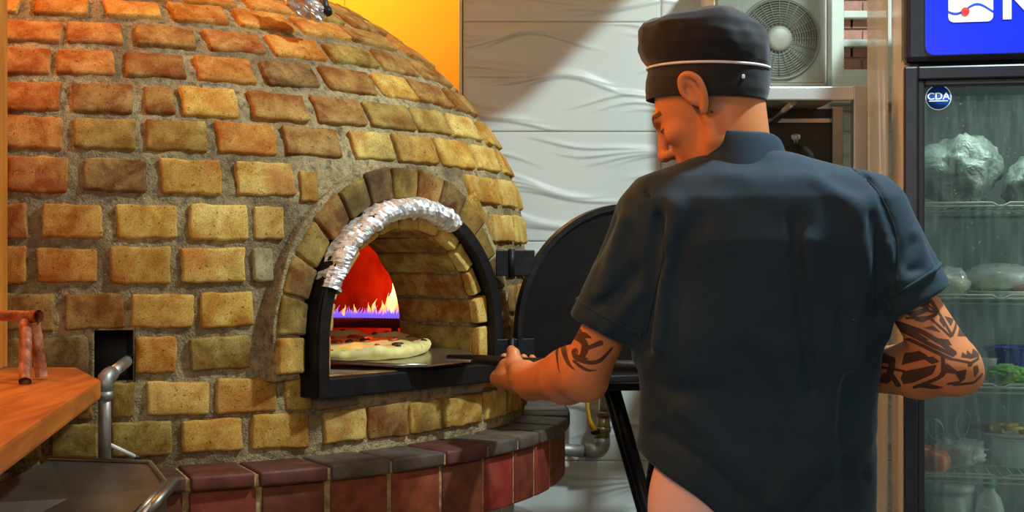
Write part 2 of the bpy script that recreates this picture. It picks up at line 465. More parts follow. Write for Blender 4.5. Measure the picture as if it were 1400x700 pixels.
# bricks ---------------------------------------------------------
def brick_mesh(L, H, D, seed, bev=0.005, rough=0.0018, name='brick'):
    """x along, z up, -y out of the wall; origin on the wall surface, D = proud depth"""
    hx, hz = L/2, H/2
    back = 0.03
    xs = [-hx, -hx+bev*0.35, -hx+bev] + list(np.linspace(-hx+bev, hx-bev, 6)[1:-1]) + [hx-bev, hx-bev*0.35, hx]
    zs = [-hz, -hz+bev*0.35, -hz+bev] + list(np.linspace(-hz+bev, hz-bev, 4)[1:-1]) + [hz-bev, hz-bev*0.35, hz]
    V = []; F = []; nx, nz = len(xs), len(zs)
    rnd = random.Random(seed)
    def fall(a, h): 
        t = max(0.0, (abs(a)-(h-bev))/bev); return 1-math.sqrt(max(0.0, 1-t*t))
    for i, x in enumerate(xs):
        for k, z in enumerate(zs):
            f = min(1, math.hypot(fall(x, hx), fall(z, hz)))
            # rounded corners in plan
            X, Z = x, z
            cx_, cz_ = hx-bev*1.2, hz-bev*1.2
            if abs(x) > cx_ and abs(z) > cz_:
                dx, dz = abs(x)-cx_, abs(z)-cz_; d = math.hypot(dx, dz)
                if d > bev*1.2:
                    X = math.copysign(cx_+dx*bev*1.2/d, x); Z = math.copysign(cz_+dz*bev*1.2/d, z)
            V.append((X, -D + f*bev*0.9, Z))
    for i in range(nx-1):
        for k in range(nz-1):
            a = i*nz+k; F.append((a, a+nz, a+nz+1, a+1))
    edge = [i*nz for i in range(nx)] + [(nx-1)*nz+k for k in range(1, nz)] + [i*nz+nz-1 for i in range(nx-2, -1, -1)] + [k for k in range(nz-2, 0, -1)]
    V = np.array(V)
    s = seed*7.31
    nn = rough*vnoise(V[:, 0]*45+s, V[:, 1]*45, V[:, 2]*45+s, seed) 
    V[:, 1] += nn
    e = np.maximum(np.abs(V[:, 0])/hx, np.abs(V[:, 2])/hz)
    w = (e > 0.8)*1.0
    V[:, 0] += w*rough*1.3*vnoise(V[:, 0]*70+s, 3, V[:, 2]*70, seed+9)
    V[:, 2] += w*rough*1.3*vnoise(V[:, 0]*70+s, 8, V[:, 2]*70, seed+11)
    vb = V[edge].copy(); vb[:, 1] = back
    n0 = len(V); V = np.concatenate([V, vb]); m = len(edge)
    for i in range(m): F.append((edge[i], edge[(i+1) % m], n0+(i+1) % m, n0+i))
    me = mesh_np(name, V, F)
    bm = bmesh.new(); bm.from_mesh(me); bmesh.ops.recalc_face_normals(bm, faces=bm.faces); bm.to_mesh(me); bm.free()
    me.polygons.foreach_set('use_smooth', [True]*len(me.polygons))
    return me
BL, BH = 0.112, 0.063
full = [brick_mesh(BL, BH, 0.009, k+1) for k in range(7)]
half = [brick_mesh(0.055, BH, 0.009, k+31) for k in range(4)]
for me in full+half: me.materials.append(M['brick'])
def place_brick(ph, s, width, height, col, proud=0.0, rot=0.0):
    r, z, an = prof(s)
    rnd = random.Random(int(ph*9999)+int(s*777))
    half_b = width < 0.075
    me = rnd.choice(half if half_b else full)
    o = link('brick', me, None, oven)
    nrm = Vector((math.sin(ph)*math.cos(an), -math.cos(ph)*math.cos(an), math.sin(an)))
    tx = Vector((math.cos(ph), math.sin(ph), 0)); up = tx.cross(-nrm); 
    up = nrm.cross(tx) if up.z < 0 else up
    Mx = Matrix((tx, -nrm, up)).transposed().to_4x4()
    p = Vector(wpt(ph, r, z)) + nrm*(proud-0.001)
    flip = Matrix.Rotation(math.pi, 4, 'Y') if rnd.random() < .5 else Matrix.Identity(4)
    Mx = Matrix.Translation(p - Vector((CX, CY, 0))) @ Mx @ Matrix.Rotation(rot + R(rnd.uniform(-1.2, 1.2)), 4, 'Y') @ Matrix.Rotation(R(rnd.uniform(-2, 2)), 4, 'X') @ flip
    o.matrix_local = Mx @ Matrix.Diagonal((width/(0.055 if half_b else BL), 1, height/BH, 1))
    o.color = col
    return o
# colour kinds
CK = {'o': lin(204, 140, 52), 'y': lin(208, 164, 72), 'l': lin(226, 194, 108), 'b': lin(150, 104, 46), 'd': lin(108, 72, 36), 'g': lin(180, 176, 146), 'r': lin(178, 108, 44), 'k': lin(152, 126, 54)}
def ck(c, rnd):
    b = CK[c]; f = rnd.uniform(0.86, 1.12)
    return (min(1, b[0]*f), min(1, b[1]*f*rnd.uniform(.96, 1.04)), b[2]*f, 1)
rows = [
 (-34, [(20,90,'o'),(112,185,'o'),(205,275,'o'),(298,362,'o')], 1.0),
 (-12, [(-20,50,'o'),(70,142,'o'),(162,232,'o'),(250,318,'o'),(338,402,'o')], 1.0),
 (12,  [(-40,27,'o'),(47,121,'o'),(143,220,'o'),(234,311,'o'),(324,399,'o'),(407,473,'o'),(475,533,'b'),(521+16,580,'o')], 1.0),
 (47,  [(-75,-8,'r'),(4,85,'r'),(91,168,'r'),(186,267,'b'),(283,360,'r'),(369,441,'o'),(450,513,'k'),(517,564,'b'),(567,607,'b')], 1.0),
 (88,  [(-104,-28,'r'),(-14,69,'r'),(77,157,'r'),(171,253,'b'),(269,347,'o'),(360,433,'d'),(444,510,'b'),(516,564,'y'),(567,610,'b'),(613,645,'b')], 1.0),
 (135, [(-85,-12,'r'),(0,83,'r'),(98,183,'b'),(197,239,'b'),(249,326,'y'),(344,420,'b'),(431,499,'b'),(504,563,'k'),(567,612,'k'),(615,653,'l'),(657,678,'y')], 1.0),
 (183, [(-104,-20,'r'),(-4,86,'r'),(101,186,'k'),(200,284,'k'),(297,379,'o'),(390,465,'b'),(483,538,'l'),(543,597,'y'),(600,645,'y'),(648,681,'l'),(684,699,'y')], 1.0),
 (240, [(-90,-8,'r'),(10,93,'r'),(114,200,'d'),(220,304,'y'),(324,403,'l'),(641,682,'y'),(683,706,'l')], 1.0),
 (303, [(-80,-10,'r'),(2,37,'r'),(57,140,'o'),(159,243,'y'),(259,340,'l'),(347,389,'l'),(675,703,'l'),(705,716,'l')], 1.0),
 (362, [(-85,-8,'o'),(2,35,'o'),(50,133,'o'),(151,234,'y'),(249,336,'l'),(347,374,'g')], 1.0),
 (426, [(-100,-22,'o'),(-8,74,'b'),(88,170,'b'),(180,266,'y'),(274,347,'y')], 1.0),
 (487, [(-90,-12,'b'),(0,40,'b'),(46,122,'d'),(186,243,'o'),(260,343,'k')], 1.0),
 (548, [(-90,-8,'b'),(4,78,'k'),(92,126,'b'),(152,184,'k'),(201,287,'l'),(296,379,'y'),(391,427,'y'),(436,545,'b'),(550,640,'b')], 0.9),
 (602, [(-90,-8,'k'),(2,56,'k'),(69,133,'k'),(152,236,'k'),(249,332,'y'),(345,423,'y'),(444,502,'l'),(504,559,'b'),(562,605,'y'),(609,659,'y'),(664,693,'l'),(696,712,'y')], 1.0),
]
for (y, bl, hs) in rows:
    s = s_for_y(y); r, z, an = prof(s)
    for (x0, x1, c) in bl:
        a, b = phi_at(x0, r+0.008), phi_at(x1, r+0.008)
        w = (b-a)*r
        rnd = random.Random(x0*3+y)
        u_ = 0
        w = w*(1-0.16*max(0, min(1, ((a+b)/2-R(62))/R(28)))); w = max(w, 0.02)
        hgt = BH*rnd.uniform(0.94, 1.06)
        if y == 548 and x0 > 430:
            hgt = 0.035; ss = s + 0.012
        else: ss = s
        place_brick((a+b)/2, ss, w, hgt, ck(c, rnd))
# the courses run on around the far side
for (y, bl, hs) in rows:
    s = s_for_y(y); r, z, an = prof(s)
    D = math.hypot(CX, CY); a0 = math.atan2(-CX, CY)
    start = max(phi_at(bl[-1][1], r), 0 if y in (362, 426, 487) else -9) + 0.02
    if y in (362, 426, 487): start = R(51) + 0.335/r + 0.03
    if y == 303: start = phi_at(716, r)+0.01
    ph = start + 0.008
    rnd = random.Random(y)
    step = (BL+0.02)/r
    while ph + 0.055/r < R(112):
        place_brick(ph+0.055/r, s, BL*rnd.uniform(.9, 1.02), BH, ck(rnd.choice('ylbok'), rnd)); ph += step
    ph = phi_at(bl[0][0], r) - 0.02/r - 0.055/r      # and a little way round to the left
    while ph > R(-42):
        place_brick(ph, s, BL*rnd.uniform(.9, 1.02), BH, ck(rnd.choice('orbok'), rnd)); ph -= step
# small extra bricks tucked beside the arch
for (x0, x1, y, hgt, c, rot) in ((414, 438, 254, 0.060, 'y', 0.1), (640, 672, 296, 0.05, 'y', 0.9)):
    z = CAM_H-(y-350)*(2.75 if x0 < 500 else 3.1)/FPX; s = z-0.85
    a, b = phi_at(x0, RR), phi_at(x1, RR)
    rnd = random.Random(x0); place_brick((a+b)/2, s, (b-a)*RR, hgt, ck(c, rnd), rot=rot)

# arch ring bricks
def seg_brick(name, corners_front, n_front, n_back, col, mat, seed, parent, bev=0.006):
    """corners (u,z) x4 -> wedge brick between n_back and n_front"""
    bm = bmesh.new()
    rnd = random.Random(seed)
    a = [bm.verts.new(mw(u, n_front+rnd.uniform(-.003, .003), z)) for u, z in corners_front]
    b = [bm.verts.new(mw(u, n_back, z)) for u, z in corners_front]
    for i in range(4): bm.faces.new((a[i], a[(i+1) % 4], b[(i+1) % 4], b[i]))
    bm.faces.new(a[::-1]); bm.faces.new(b)
    bmesh.ops.recalc_face_normals(bm, faces=bm.faces)
    bmesh.ops.bevel(bm, geom=bm.edges[:], offset=bev, segments=2, profile=0.6, affect='EDGES')
    bmesh.ops.subdivide_edges(bm, edges=[e for e in bm.edges if e.calc_length() > 0.03], cuts=2, use_grid_fill=True)
    for v in bm.verts:
        c = v.co; k = 0.0018
        v.co = c + Vector((vnoise(c.x*50, c.y*50, c.z*50, seed), vnoise(c.x*50, c.y*50, c.z*50, seed+1), vnoise(c.x*50, c.y*50, c.z*50, seed+2)))*k
    me = bpy.data.meshes.new(name); bm.to_mesh(me); bm.free()
    cen = sum((v.co for v in me.vertices), Vector())/len(me.vertices)
    me.transform(Matrix.Translation(-cen)); me.polygons.foreach_set('use_smooth', [True]*len(me.polygons))
    o = link(name, me, mat, parent); o.location = cen - Vector((CX, CY, 0)); o.color = col
    return o
def arch_len(r, zb): return 2*(MZ-zb) + math.pi*r
def arch_at(t, r, zb):
    """t 0..1 along arch with given radius; param shared by all radii: leg share fixed"""
    leg = (MZ-zb); L = 2*leg + math.pi*0.30; d = t*L
    if d < leg: return (-r, zb+d)
    if d > L-leg: return (r, zb+(L-d))
    a = math.pi - (d-leg)/0.30
    return (r*math.cos(a), MZ+r*math.sin(a))
NB = 15
acol = 'ykbkbkdkbdkkdbb'
for i in range(NB):
    g = 0.0045/1.05
    t0, t1 = i/NB + g/2, (i+1)/NB - g/2
    rnd = random.Random(i+500)
    ro = 0.336 + rnd.uniform(-.004, .006)
    cs = [arch_at(t0, 0.274, 1.03), arch_at(t1, 0.274, 1.03), arch_at(t1, ro, 1.03), arch_at(t0, ro, 1.03)]
    seg_brick('arch_brick', cs, 1.052+rnd.uniform(-.004, .004), 0.93, ck(acol[i], rnd), M['brick'], 700+i, oven)
# ring of mortar the arch bricks sit in
def sweep(name, ri, ro, n0, n1, zb, mat, parent, nseg=40, noise=0.0, bev=0.0, ang=None):
    bm = bmesh.new()
    P1 = arch_path(ri, zb, nseg); P2 = arch_path(ro, zb, nseg)
    if ang: 
        P1 = [(ri*math.cos(a), MZ+ri*math.sin(a), 0, 0) for a in np.linspace(ang[0], ang[1], nseg)]
        P2 = [(ro*math.cos(a), MZ+ro*math.sin(a), 0, 0) for a in np.linspace(ang[0], ang[1], nseg)]
    rings = []
    for p, q in zip(P1, P2):
        sec = [(p, n0), (p, n1), (q, n1), (q, n0)]
        rings.append([bm.verts.new(mw(c[0], n, c[1])) for c, n in sec])
    for A, B in zip(rings[:-1], rings[1:]):
        for k in range(4): bm.faces.new((A[k], A[(k+1) % 4], B[(k+1) % 4], B[k]))
    bm.faces.new(rings[0]); bm.faces.new(rings[-1])
    bmesh.ops.recalc_face_normals(bm, faces=bm.faces)
    if bev:
        es = [e for e in bm.edges if len(e.link_faces) == 2 and e.calc_face_angle(0) > 1.0]
        bmesh.ops.bevel(bm, geom=es, offset=bev, segments=2, profile=0.6, affect='EDGES')
    if noise:
        for v in bm.verts:
            c = v.co
            v.co = c + Vector([vnoise(c.x*35, c.y*35, c.z*35, s_)*noise for s_ in (1, 2, 3)])
    me = bpy.data.meshes.new(name); bm.to_mesh(me); bm.free(); me.transform(OI)
    return link(name, me, mat, parent)
sweep('arch_mortar', 0.278, 0.345, 0.94, 1.043, 1.02, M['mortar'], oven, noise=0.003, bev=0.004)
fr = sweep('mouth_frame', 0.246, 0.270, 0.99, 1.078, 0.985, M['iron'], oven, noise=0.0012, bev=0.003)
fl = sweep('frame_flange', 0.242, 0.268, 1.060, 1.084, 0.985, M['iron'], fr, noise=0.001, bev=0.002)
fr['label'] = 'black iron frame around the oven mouth'
# foil crumpled round the top left of the frame
def foil_strip():
    na, nc = 110, 18
    a = np.linspace(R(158), R(62), na); V = []
    for i, aa in enumerate(a):
        for k in range(nc):
            c = 2*math.pi*k/nc
            rad = 0.253 + 0.0195*math.cos(c) + 0.0; nn = 1.064 + 0.033*math.sin(c)
            x = i*0.35
            cc_ = math.cos(c); ss_ = math.sin(c)
            d = 0.0012 + 0.0026*float(vnoise(aa*16, cc_*2, ss_*2, 4)) - 0.0034*abs(float(vnoise(aa*34, cc_*4, ss_*4, 5))) + 0.0018*float(vnoise(aa*110, cc_*9, ss_*9, 6))
            rad += d*math.cos(c)*1.6 + 0.003*float(vnoise(aa*15, 0, 0, 7)); nn += d*math.sin(c)*1.4
            V.append(mw(rad*math.cos(aa), nn, MZ+rad*math.sin(aa)))
    F = [(i*nc+k, i*nc+(k+1) % nc, (i+1)*nc+(k+1) % nc, (i+1)*nc+k) for i in range(na-1) for k in range(nc)]
    me = mesh_np('foil_wrap', V, F, False); me.transform(OI)
    bm = bmesh.new(); bm.from_mesh(me); bmesh.ops.recalc_face_normals(bm, faces=bm.faces); bm.to_mesh(me); bm.free()
    return link('foil_wrap', me, M['foil'], fr)
foil_strip()['label'] = 'crumpled silver foil wrapped round the frame'
# sill and hearth
o = MB().box((-0.245, 1.05, 0.982), (0.262, 1.082, 1.022), 0.004, MM).done('mouth_sill', M['iron'], oven); o.data.transform(OI)
o = MB().box((-0.24, 0.10, 0.96), (0.24, 1.052, FZ-0.003), 0.004, MM).done('hearth_slab', M['concrete'], oven); o.data.transform(OI)
# tunnel lining bricks
NL = 13
for i in range(NL):
    t0, t1 = i/NL + 0.004, (i+1)/NL - 0.004
    rnd = random.Random(i+900)
    ri = 0.212 + rnd.uniform(-.003, .003)
    cs = [arch_at(t0, ri, FZ), arch_at(t1, ri, FZ), arch_at(t1, 0.240, FZ), arch_at(t0, 0.240, FZ)]
    seg_brick('lining_brick', cs, 1.040+rnd.uniform(-.002, .002), 0.835, ck('kbb'[i % 3], rnd), M['brick_plain'], 1200+i, oven, 0.004)
    cs2 = [(u_*rnd.uniform(.99, 1.01), z_) for u_, z_ in (arch_at(t0+.001, ri+.002, FZ), arch_at(t1-.001, ri+.003, FZ), arch_at(t1-.001, 0.243, FZ), arch_at(t0+.001, 0.243, FZ))]
    seg_brick('lining_edge', cs2, 1.062+rnd.uniform(-.005, .004), 1.04, ck('l', rnd), M['brick_plain'], 1300+i, oven, 0.004)
sweep('lining_mortar', 0.2165, 0.25, 0.83, 1.035, FZ-0.01, M['mortar'], oven)
# inner chamber
ch = MB()
t = NT('chamber_brick'); v = t.obj()
bt = t.n('ShaderNodeTexBrick'); 
n1 = t.noise(v, 12, 4)
t.l(t.ramp(n1, [(0.3, lin(150, 84, 50)), (0.7, lin(205, 140, 90))]), t.b.inputs['Base Color']); t.set(0.9); t.bump(n1, 0.5, 0.01)
M['chamber'] = t.m
prf = [(0.84, 1.0), (0.84, 1.18)] + [(0.84*math.cos(a), 1.18+0.42*math.sin(a)) for a in np.linspace(0.1, 1.45, 9)]
me_bm = ch.bm
rings = []
angs = np.radians(np.linspace(PH*180/math.pi+17.5, PH*180/math.pi+360-17.5, 90))
for (r_, z_) in prf:
    rings.append([me_bm.verts.new((r_*math.sin(a), -r_*math.cos(a), z_)) for a in angs])
for A, B in zip(rings[:-1], rings[1:]):
    for k in range(len(angs)-1): me_bm.faces.new((A[k], A[k+1], B[k+1], B[k]))
ch.done('chamber_wall', M['chamber'], oven, True)
# front piece of the chamber above the tunnel
mb = MB()
for r0, r1, za, zb_ in ((0.80, 0.80, 1.335, 1.42),):
    an2 = np.radians(np.linspace(-19, 19, 14)) + PH
    A = [mb.bm.verts.new((0.80*math.sin(a), -0.80*math.cos(a), 1.30)) for a in an2]
    B = [mb.bm.verts.new((0.70*math.sin(a), -0.70*math.cos(a), 1.42)) for a in an2]
    C_ = [mb.bm.verts.new((0.10*math.sin(a), -0.10*math.cos(a), 1.60)) for a in an2]
    for k in range(13):
        mb.bm.faces.new((A[k], A[k+1], B[k+1], B[k])); mb.bm.faces.new((B[k], B[k+1], C_[k+1], C_[k]))
mb.done('chamber_crown', M['chamber'], oven, True)
o = MB().lathe([(0.0, 1.012), (0.82, 1.012)], n=48).done('chamber_floor', M['concrete'], oven)

# burner with flames
def at(px, py, Y): return W(px, py, Y) 
bY = 3.78
burner = tag(empty('gas_burner', (at(497, 440, bY).x, bY, 1.02)), 'dark gas burner bar with a row of blue flames inside the oven', 'burner')
BI = Matrix.Translation(-burner.location)
M['burner'] = pmat('burner_iron', lin(70, 52, 46), 0.7, 0.3, 0.3, 20, 0.3)
xl, xr = at(430, 440, bY).x, at(545, 440, bY).x
zb = at(500, 434, bY).z
mb = MB(); mb.tube([(xl, bY+0.02, zb-0.014), (xr+0.02, bY-0.02, zb-0.014)], 0.013, 12)
o = mb.done('burner_pipe', M['burner'], burner); o.data.transform(BI)
for k, (dz, dy, r_) in enumerate(((-0.055, -0.10, 0.012), (-0.075, -0.2, 0.011))):
    mb = MB(); mb.tube([(xl-0.04, bY+dy+0.03, zb+dz+0.015), (xr+0.03, bY+dy-0.03, zb+dz)], r_, 10)
    o = mb.done('burner_bar', M['burner'], burner); o.data.transform(BI)
for x_ in (xl+0.02, xr-0.01):
    mb = MB(); mb.box((x_-0.01, bY-0.22, 1.012), (x_+0.01, bY+0.03, 1.03), 0.003); mb.box((x_-0.008, bY-0.01, 1.02), (x_+0.008, bY+0.01, zb-0.02), 0.002)
    o = mb.done('burner_foot', M['burner'], burner); o.data.transform(BI)
def flame_mat(name, cbot, ctop, e0, e1, zlo, zhi):
    t = NT(name); t.t.nodes.remove(t.b); out = [n for n in t.t.nodes if n.type == 'OUTPUT_MATERIAL'][0]
    tc = t.n('ShaderNodeTexCoord'); sp = t.n('ShaderNodeSeparateXYZ'); t.l(tc.outputs['Generated'], sp.inputs[0])
    col = t.ramp(sp.outputs[2], [(0.0, cbot), (0.35, cbot), (0.9, ctop)])
    em = t.n('ShaderNodeEmission'); t.l(col, em.inputs[0]); em.inputs[1].default_value = e0
    t.l(em.outputs[0], out.inputs[0])
    return t.m
M['flame_blue'] = flame_mat('flame_blue', (0.20, 0.12, 1.0, 1), (0.85, 0.25, 0.75, 1), 1.1, 0, 0, 1)
M['flame_orange'] = flame_mat('flame_orange', (1.0, 0.30, 0.10, 1), (1.0, 0.50, 0.10, 1), 2.2, 0, 0, 1)
M['flame_yellow'] = flame_mat('flame_yellow', (1.0, 0.42, 0.12, 1), (1.0, 0.80, 0.30, 1), 3.6, 0, 0, 1)
def flame(x, y, z, h, r, lean, mat, seed):
    rnd = random.Random(seed); pts = []; rs = []
    for i in range(9):
        t_ = i/8
        pts.append((x + lean*t_**1.6 + 0.12*h*math.sin(t_*5+seed)*t_, y, z + h*t_))
        rs.append(max(0.0004, r*(math.sin(math.pi*min(1, t_*0.9+0.18))**0.8)*(1-t_**3)))
    o = MB().tube(pts, rs, 8).done('flame', mat, burner, True)
    o.data.transform(BI)
    return o
nf = 24
for i in range(nf):
    px = 452 + (545-452)*i/(nf-1)
    x = at(px, 434, bY).x; y_ = bY+0.02-0.04*i/nf
    rnd = random.Random(i)
    flame(x, y_, zb-0.002, 0.026*rnd.uniform(0.8, 1.3), 0.0042, 0.004, M['flame_blue'], i)
for px, h, r_, le, mt in ((528, 0.060, 0.011, 0.012, 'flame_orange'), (533, 0.098, 0.014, 0.010, 'flame_yellow'), (521, 0.040, 0.007, 0.006, 'flame_orange'),
                          (511, 0.044, 0.007, 0.004, 'flame_orange'), (503, 0.034, 0.005, 0.004, 'flame_orange'), (540, 0.052, 0.007, 0.004, 'flame_orange'), (484, 0.03, 0.004, 0.002, 'flame_orange'), (469, 0.028, 0.004, 0.003, 'flame_orange')):
    flame(at(px, 434, bY).x, bY+0.012, zb+0.004, h, r_, le, M[mt], int(px))

# ledge -------------------------------------------------------------
ZL = 0.873; RL = 1.172
def wedge(name, ph0, ph1, r0, r1, z0, z1, col, seed, bev=0.006, drop=0.0):
    bm = bmesh.new(); m = 4; rnd = random.Random(seed)
    layers = []
    for zi in (z0, z1):
        for ri in (r0, r1):
            dz = (0.0 if zi == z0 else (drop if ri == r1 else 0)) + rnd.uniform(-.0012, .0012)
            layers.append([bm.verts.new(Vector(wpt(ph0+(ph1-ph0)*k/m, ri, zi+dz))) for k in range(m+1)])
    A, B, C_, D_ = layers   # (z0,r0) (z0,r1) (z1,r0) (z1,r1)
    for k in range(m):
        bm.faces.new((A[k], A[k+1], B[k+1], B[k])); bm.faces.new((C_[k], C_[k+1], D_[k+1], D_[k]))
        bm.faces.new((A[k], A[k+1], C_[k+1], C_[k])); bm.faces.new((B[k], B[k+1], D_[k+1], D_[k]))
    for k in (0, m): bm.faces.new((A[k], B[k], D_[k], C_[k]))
    bmesh.ops.recalc_face_normals(bm, faces=bm.faces)
    es = [e for e in bm.edges if len(e.link_faces) == 2 and e.calc_face_angle(0) > 1.0]
    bmesh.ops.bevel(bm, geom=es, offset=bev, segments=2, profile=0.6, affect='EDGES')
    me = bpy.data.meshes.new(name); bm.to_mesh(me); bm.free()
    cen = sum((v.co for v in me.vertices), Vector())/len(me.vertices)
    me.transform(Matrix.Translation(-cen)); me.polygons.foreach_set('use_smooth', [True]*len(me.polygons))
    o = link(name, me, M['red_brick'], oven); o.location = cen - Vector((CX, CY, 0)); o.color = col
    return o
caps = [(-75,20),(24,108),(112,196),(200,256),(259,350),(354,450),(453,535),(538,609),(612,668),(671,709),(712,738),(740,760),(762,777)]
ccol = [(92,56,46),(100,58,46),(96,60,48),(98,62,50),(112,56,44),(106,58,48),(108,92,80),(96,80,70),(104,56,50),(98,84,76),(100,84,74),(96,80,72),(98,84,74)]
for k, ((x0, x1), c) in enumerate(zip(caps, ccol)):
    a, b = phi_at(x0, RL), phi_at(x1, RL)
    wedge('coping_brick', a+0.002, b-0.001, 1.055, RL, ZL-0.032, ZL, lin(*c), 40+k, 0.006, -0.004)
faces = [(-85,5),(12,95),(103,178),(185,250),(259,351),(359,444),(453,530),(537,601),(606,660),(664,702),(705,730),(733,752),(755,770)]
for k, (x0, x1) in enumerate(faces):
    a, b = phi_at(x0, RL-0.012), phi_at(x1, RL-0.012)
    rnd = random.Random(k+77); c = lin(int(146*rnd.uniform(.82, 1.15)), int(60*rnd.uniform(.85, 1.2)), 38)
    wedge('ledge_brick', a, b, 1.09, RL-0.012, ZL-0.145, ZL-0.034, c, 90+k, 0.004)
# run the ledge on around the far side
D_ = math.hypot(CX, CY); ph = phi_at(777, RL) + 0.006; k = 0
while ph < R(113):
    rnd = random.Random(k+5)
    wedge('coping_brick', ph+0.002, ph+0.09, 1.055, RL, ZL-0.032, ZL, lin(98, 78, 68), 140+k)
    wedge('ledge_brick', ph+0.005, ph+0.087, 1.09, RL-0.012, ZL-0.145, ZL-0.034, lin(int(150*rnd.uniform(.82, 1.15)), 60, 38), 160+k, 0.004)
    ph += 0.094; k += 1
ph = phi_at(-88, RL) - 0.006; k = 0
while ph > R(-48):
    rnd = random.Random(k+25)
    wedge('coping_brick', ph-0.09, ph-0.002, 1.055, RL, ZL-0.032, ZL, lin(98, 60, 48), 240+k)
    wedge('ledge_brick', ph-0.087, ph-0.005, 1.09, RL-0.012, ZL-0.145, ZL-0.034, lin(int(146*rnd.uniform(.82, 1.15)), 60, 38), 260+k, 0.004)
    ph -= 0.094; k += 1
# mortar ring in the joints, base drum
mb = MB(); a0_, a1_ = R(-55)-math.pi/2, R(113)-math.pi/2
mb.lathe([(1.04, ZL-0.004), (1.165, ZL-0.010), (1.165, ZL-0.03), (1.1555, ZL-0.034), (1.1555, ZL-0.143), (1.03, ZL-0.143)], n=120, ang=(a0_, a1_))
t = NT('joint_mortar'); v = t.obj(); t.l(t.ramp(t.noise(v, 60, 4), [(0.3, lin(120, 92, 58)), (0.7, lin(196, 168, 112))]), t.b.inputs['Base Color']); t.set(0.95); t.bump(t.noise(v, 150), 0.5, 0.003)
M['joint'] = t.m
mb.done('ledge_mortar', M['joint'], oven, False)
MB().lathe([(1.03, 0.0), (1.03, ZL-0.140), (0.6, ZL-0.140)], n=140).done('oven_base', M['drum'], oven)
for k, ph in enumerate(np.radians(np.arange(-50, 112, 9.0))):
    MB().box((-0.004, -0.006, 0.0), (0.004, 0.004, ZL-0.145), 0.001, Matrix.Translation((1.032*math.sin(ph), -1.032*math.cos(ph), 0)) @ Matrix.Rotation(ph, 4, 'Z')).done('base_rib', M['drum'], oven)

# oven door, swung open on the right of the mouth
hp = mw(0.283, 1.09, 0)     # hinge axis
dd = Vector((0.915, 0.40, 0)).normalized(); dn = Vector((dd.y, -dd.x, 0))
DM = Matrix((dd, -dn, Vector((0, 0, 1)))).transposed().to_4x4(); DM.translation = hp - Vector((CX, CY, 0))
dw = 0.272
def door_outline(r, zb, x0):
    pts = [(x0+dw-r, zb)] + [(x0+dw+r*math.cos(a), MZ+r*math.sin(a)) for a in np.linspace(math.pi, 0, 40)] + [(x0+dw+r, zb)]
    return pts
door = empty('mouth_door'); door.parent = oven
M['door_iron'] = pmat('door_iron', lin(20, 15, 14), 0.5, 0.6, 0.6, 9, 0.3, 40, 0.003)
o = MB().prism(door_outline(dw, 0.985, 0.016), -0.004, 0.004, DM).done('door_plate', M['door_iron'], door)
bm = bmesh.new(); ro = door_outline(dw+0.002, 0.983, 0.016); ri = door_outline(dw-0.010, 0.992, 0.016)
mb = MB(); mb.bm = bm
A = [bm.verts.new(DM @ Vector((p[0], -0.012, p[1]))) for p in ro]; B = [bm.verts.new(DM @ Vector((p[0], -0.012, p[1]))) for p in ri]
C2 = [bm.verts.new(DM @ Vector((p[0], 0.010, p[1]))) for p in ro]; D2 = [bm.verts.new(DM @ Vector((p[0], 0.010, p[1]))) for p in ri]
n = len(ro)
for i in range(n):
    j = (i+1) % n
    for q_ in ((A[i], A[j], B[j], B[i]), (C2[i], C2[j], D2[j], D2[i]), (A[i], A[j], C2[j], C2[i]), (B[i], B[j], D2[j], D2[i])): bm.faces.new(q_)
mb.done('door_rim', M['iron'], door)
o = MB().box((0.03, -0.035, 0.972), (0.53, 0.006, 0.990), 0.004, DM).done('door_lip', M['iron'], door)
for zc in (1.235, 1.045):
    h_ = MB().box((-0.035, -0.010, zc-0.028), (0.055, -0.004, zc+0.028), 0.002, DM); 
    h_.tube([DM @ Vector((0, -0.010, zc-0.03)), DM @ Vector((0, -0.010, zc+0.03))], 0.007, 10)
    hh = h_.done('hinge', M['iron'], door)

# unseen duct added over the dome to cast the diagonal shadow on the wall
fp = [Vector((0, 0, 1.93)), Vector((0, 0, 2.06)), Vector((0.04, 0, 2.14)), Vector((0.12, 0, 2.185)), Vector((0.20, 0, 2.19)), Vector((1.14, 0, 2.19)), Vector((1.22, 0, 2.20)), Vector((1.30, 0, 2.24)), Vector((2.04, 0, 2.99))]
MB().tube(fp, 0.20, 32).done('shadow_duct', M['galv'], oven)
# ------------------------------------------------------------------ pizza and peel
PZ = Vector((-0.316, 3.088, FZ))
hand_w = W(697, 515, 2.90)
axis = (Vector((0.50, 2.72, 0))-Vector((-0.06, 2.965, 0))).normalized()
peel_n = Vector((-0.085, 2.975, 1.036))
peel = tag(empty('pizza_peel', (PZ.x, PZ.y, FZ)), 'metal pizza peel with thin dark handle carrying the pizza in the oven mouth', 'pizza peel')
PI_ = Matrix.Translation(-peel.location)
pv = Vector((-0.26, 3.05, 0)); pdir = (Vector((peel_n.x, peel_n.y, 0))-pv).normalized(); pside = Vector((-pdir.y, pdir.x, 0))
M['peel'] = pmat('peel_steel', (0.62, 0.62, 0.60, 1), 0.28, 1.0, 0.15, 18, 0.1)
t_ = (Vector((peel_n.x, peel_n.y, 0))-pv).length
out = [(t_, -0.020), (t_-0.045, -0.105), (t_-0.10, -0.135), (-0.14, -0.135), (-0.155, -0.12), (-0.155, 0.12), (-0.14, 0.135), (t_-0.10, 0.135), (t_-0.045, 0.105), (t_, 0.020)]
bm = bmesh.new(); zt = FZ+0.011
top = [bm.verts.new(pv + pdir*a + pside*b + Vector((0, 0, zt))) for a, b in out]
bot = [bm.verts.new(pv + pdir*a + pside*b + Vector((0, 0, zt-0.003))) for a, b in out]
bm.faces.new(top); bm.faces.new(bot[::-1])
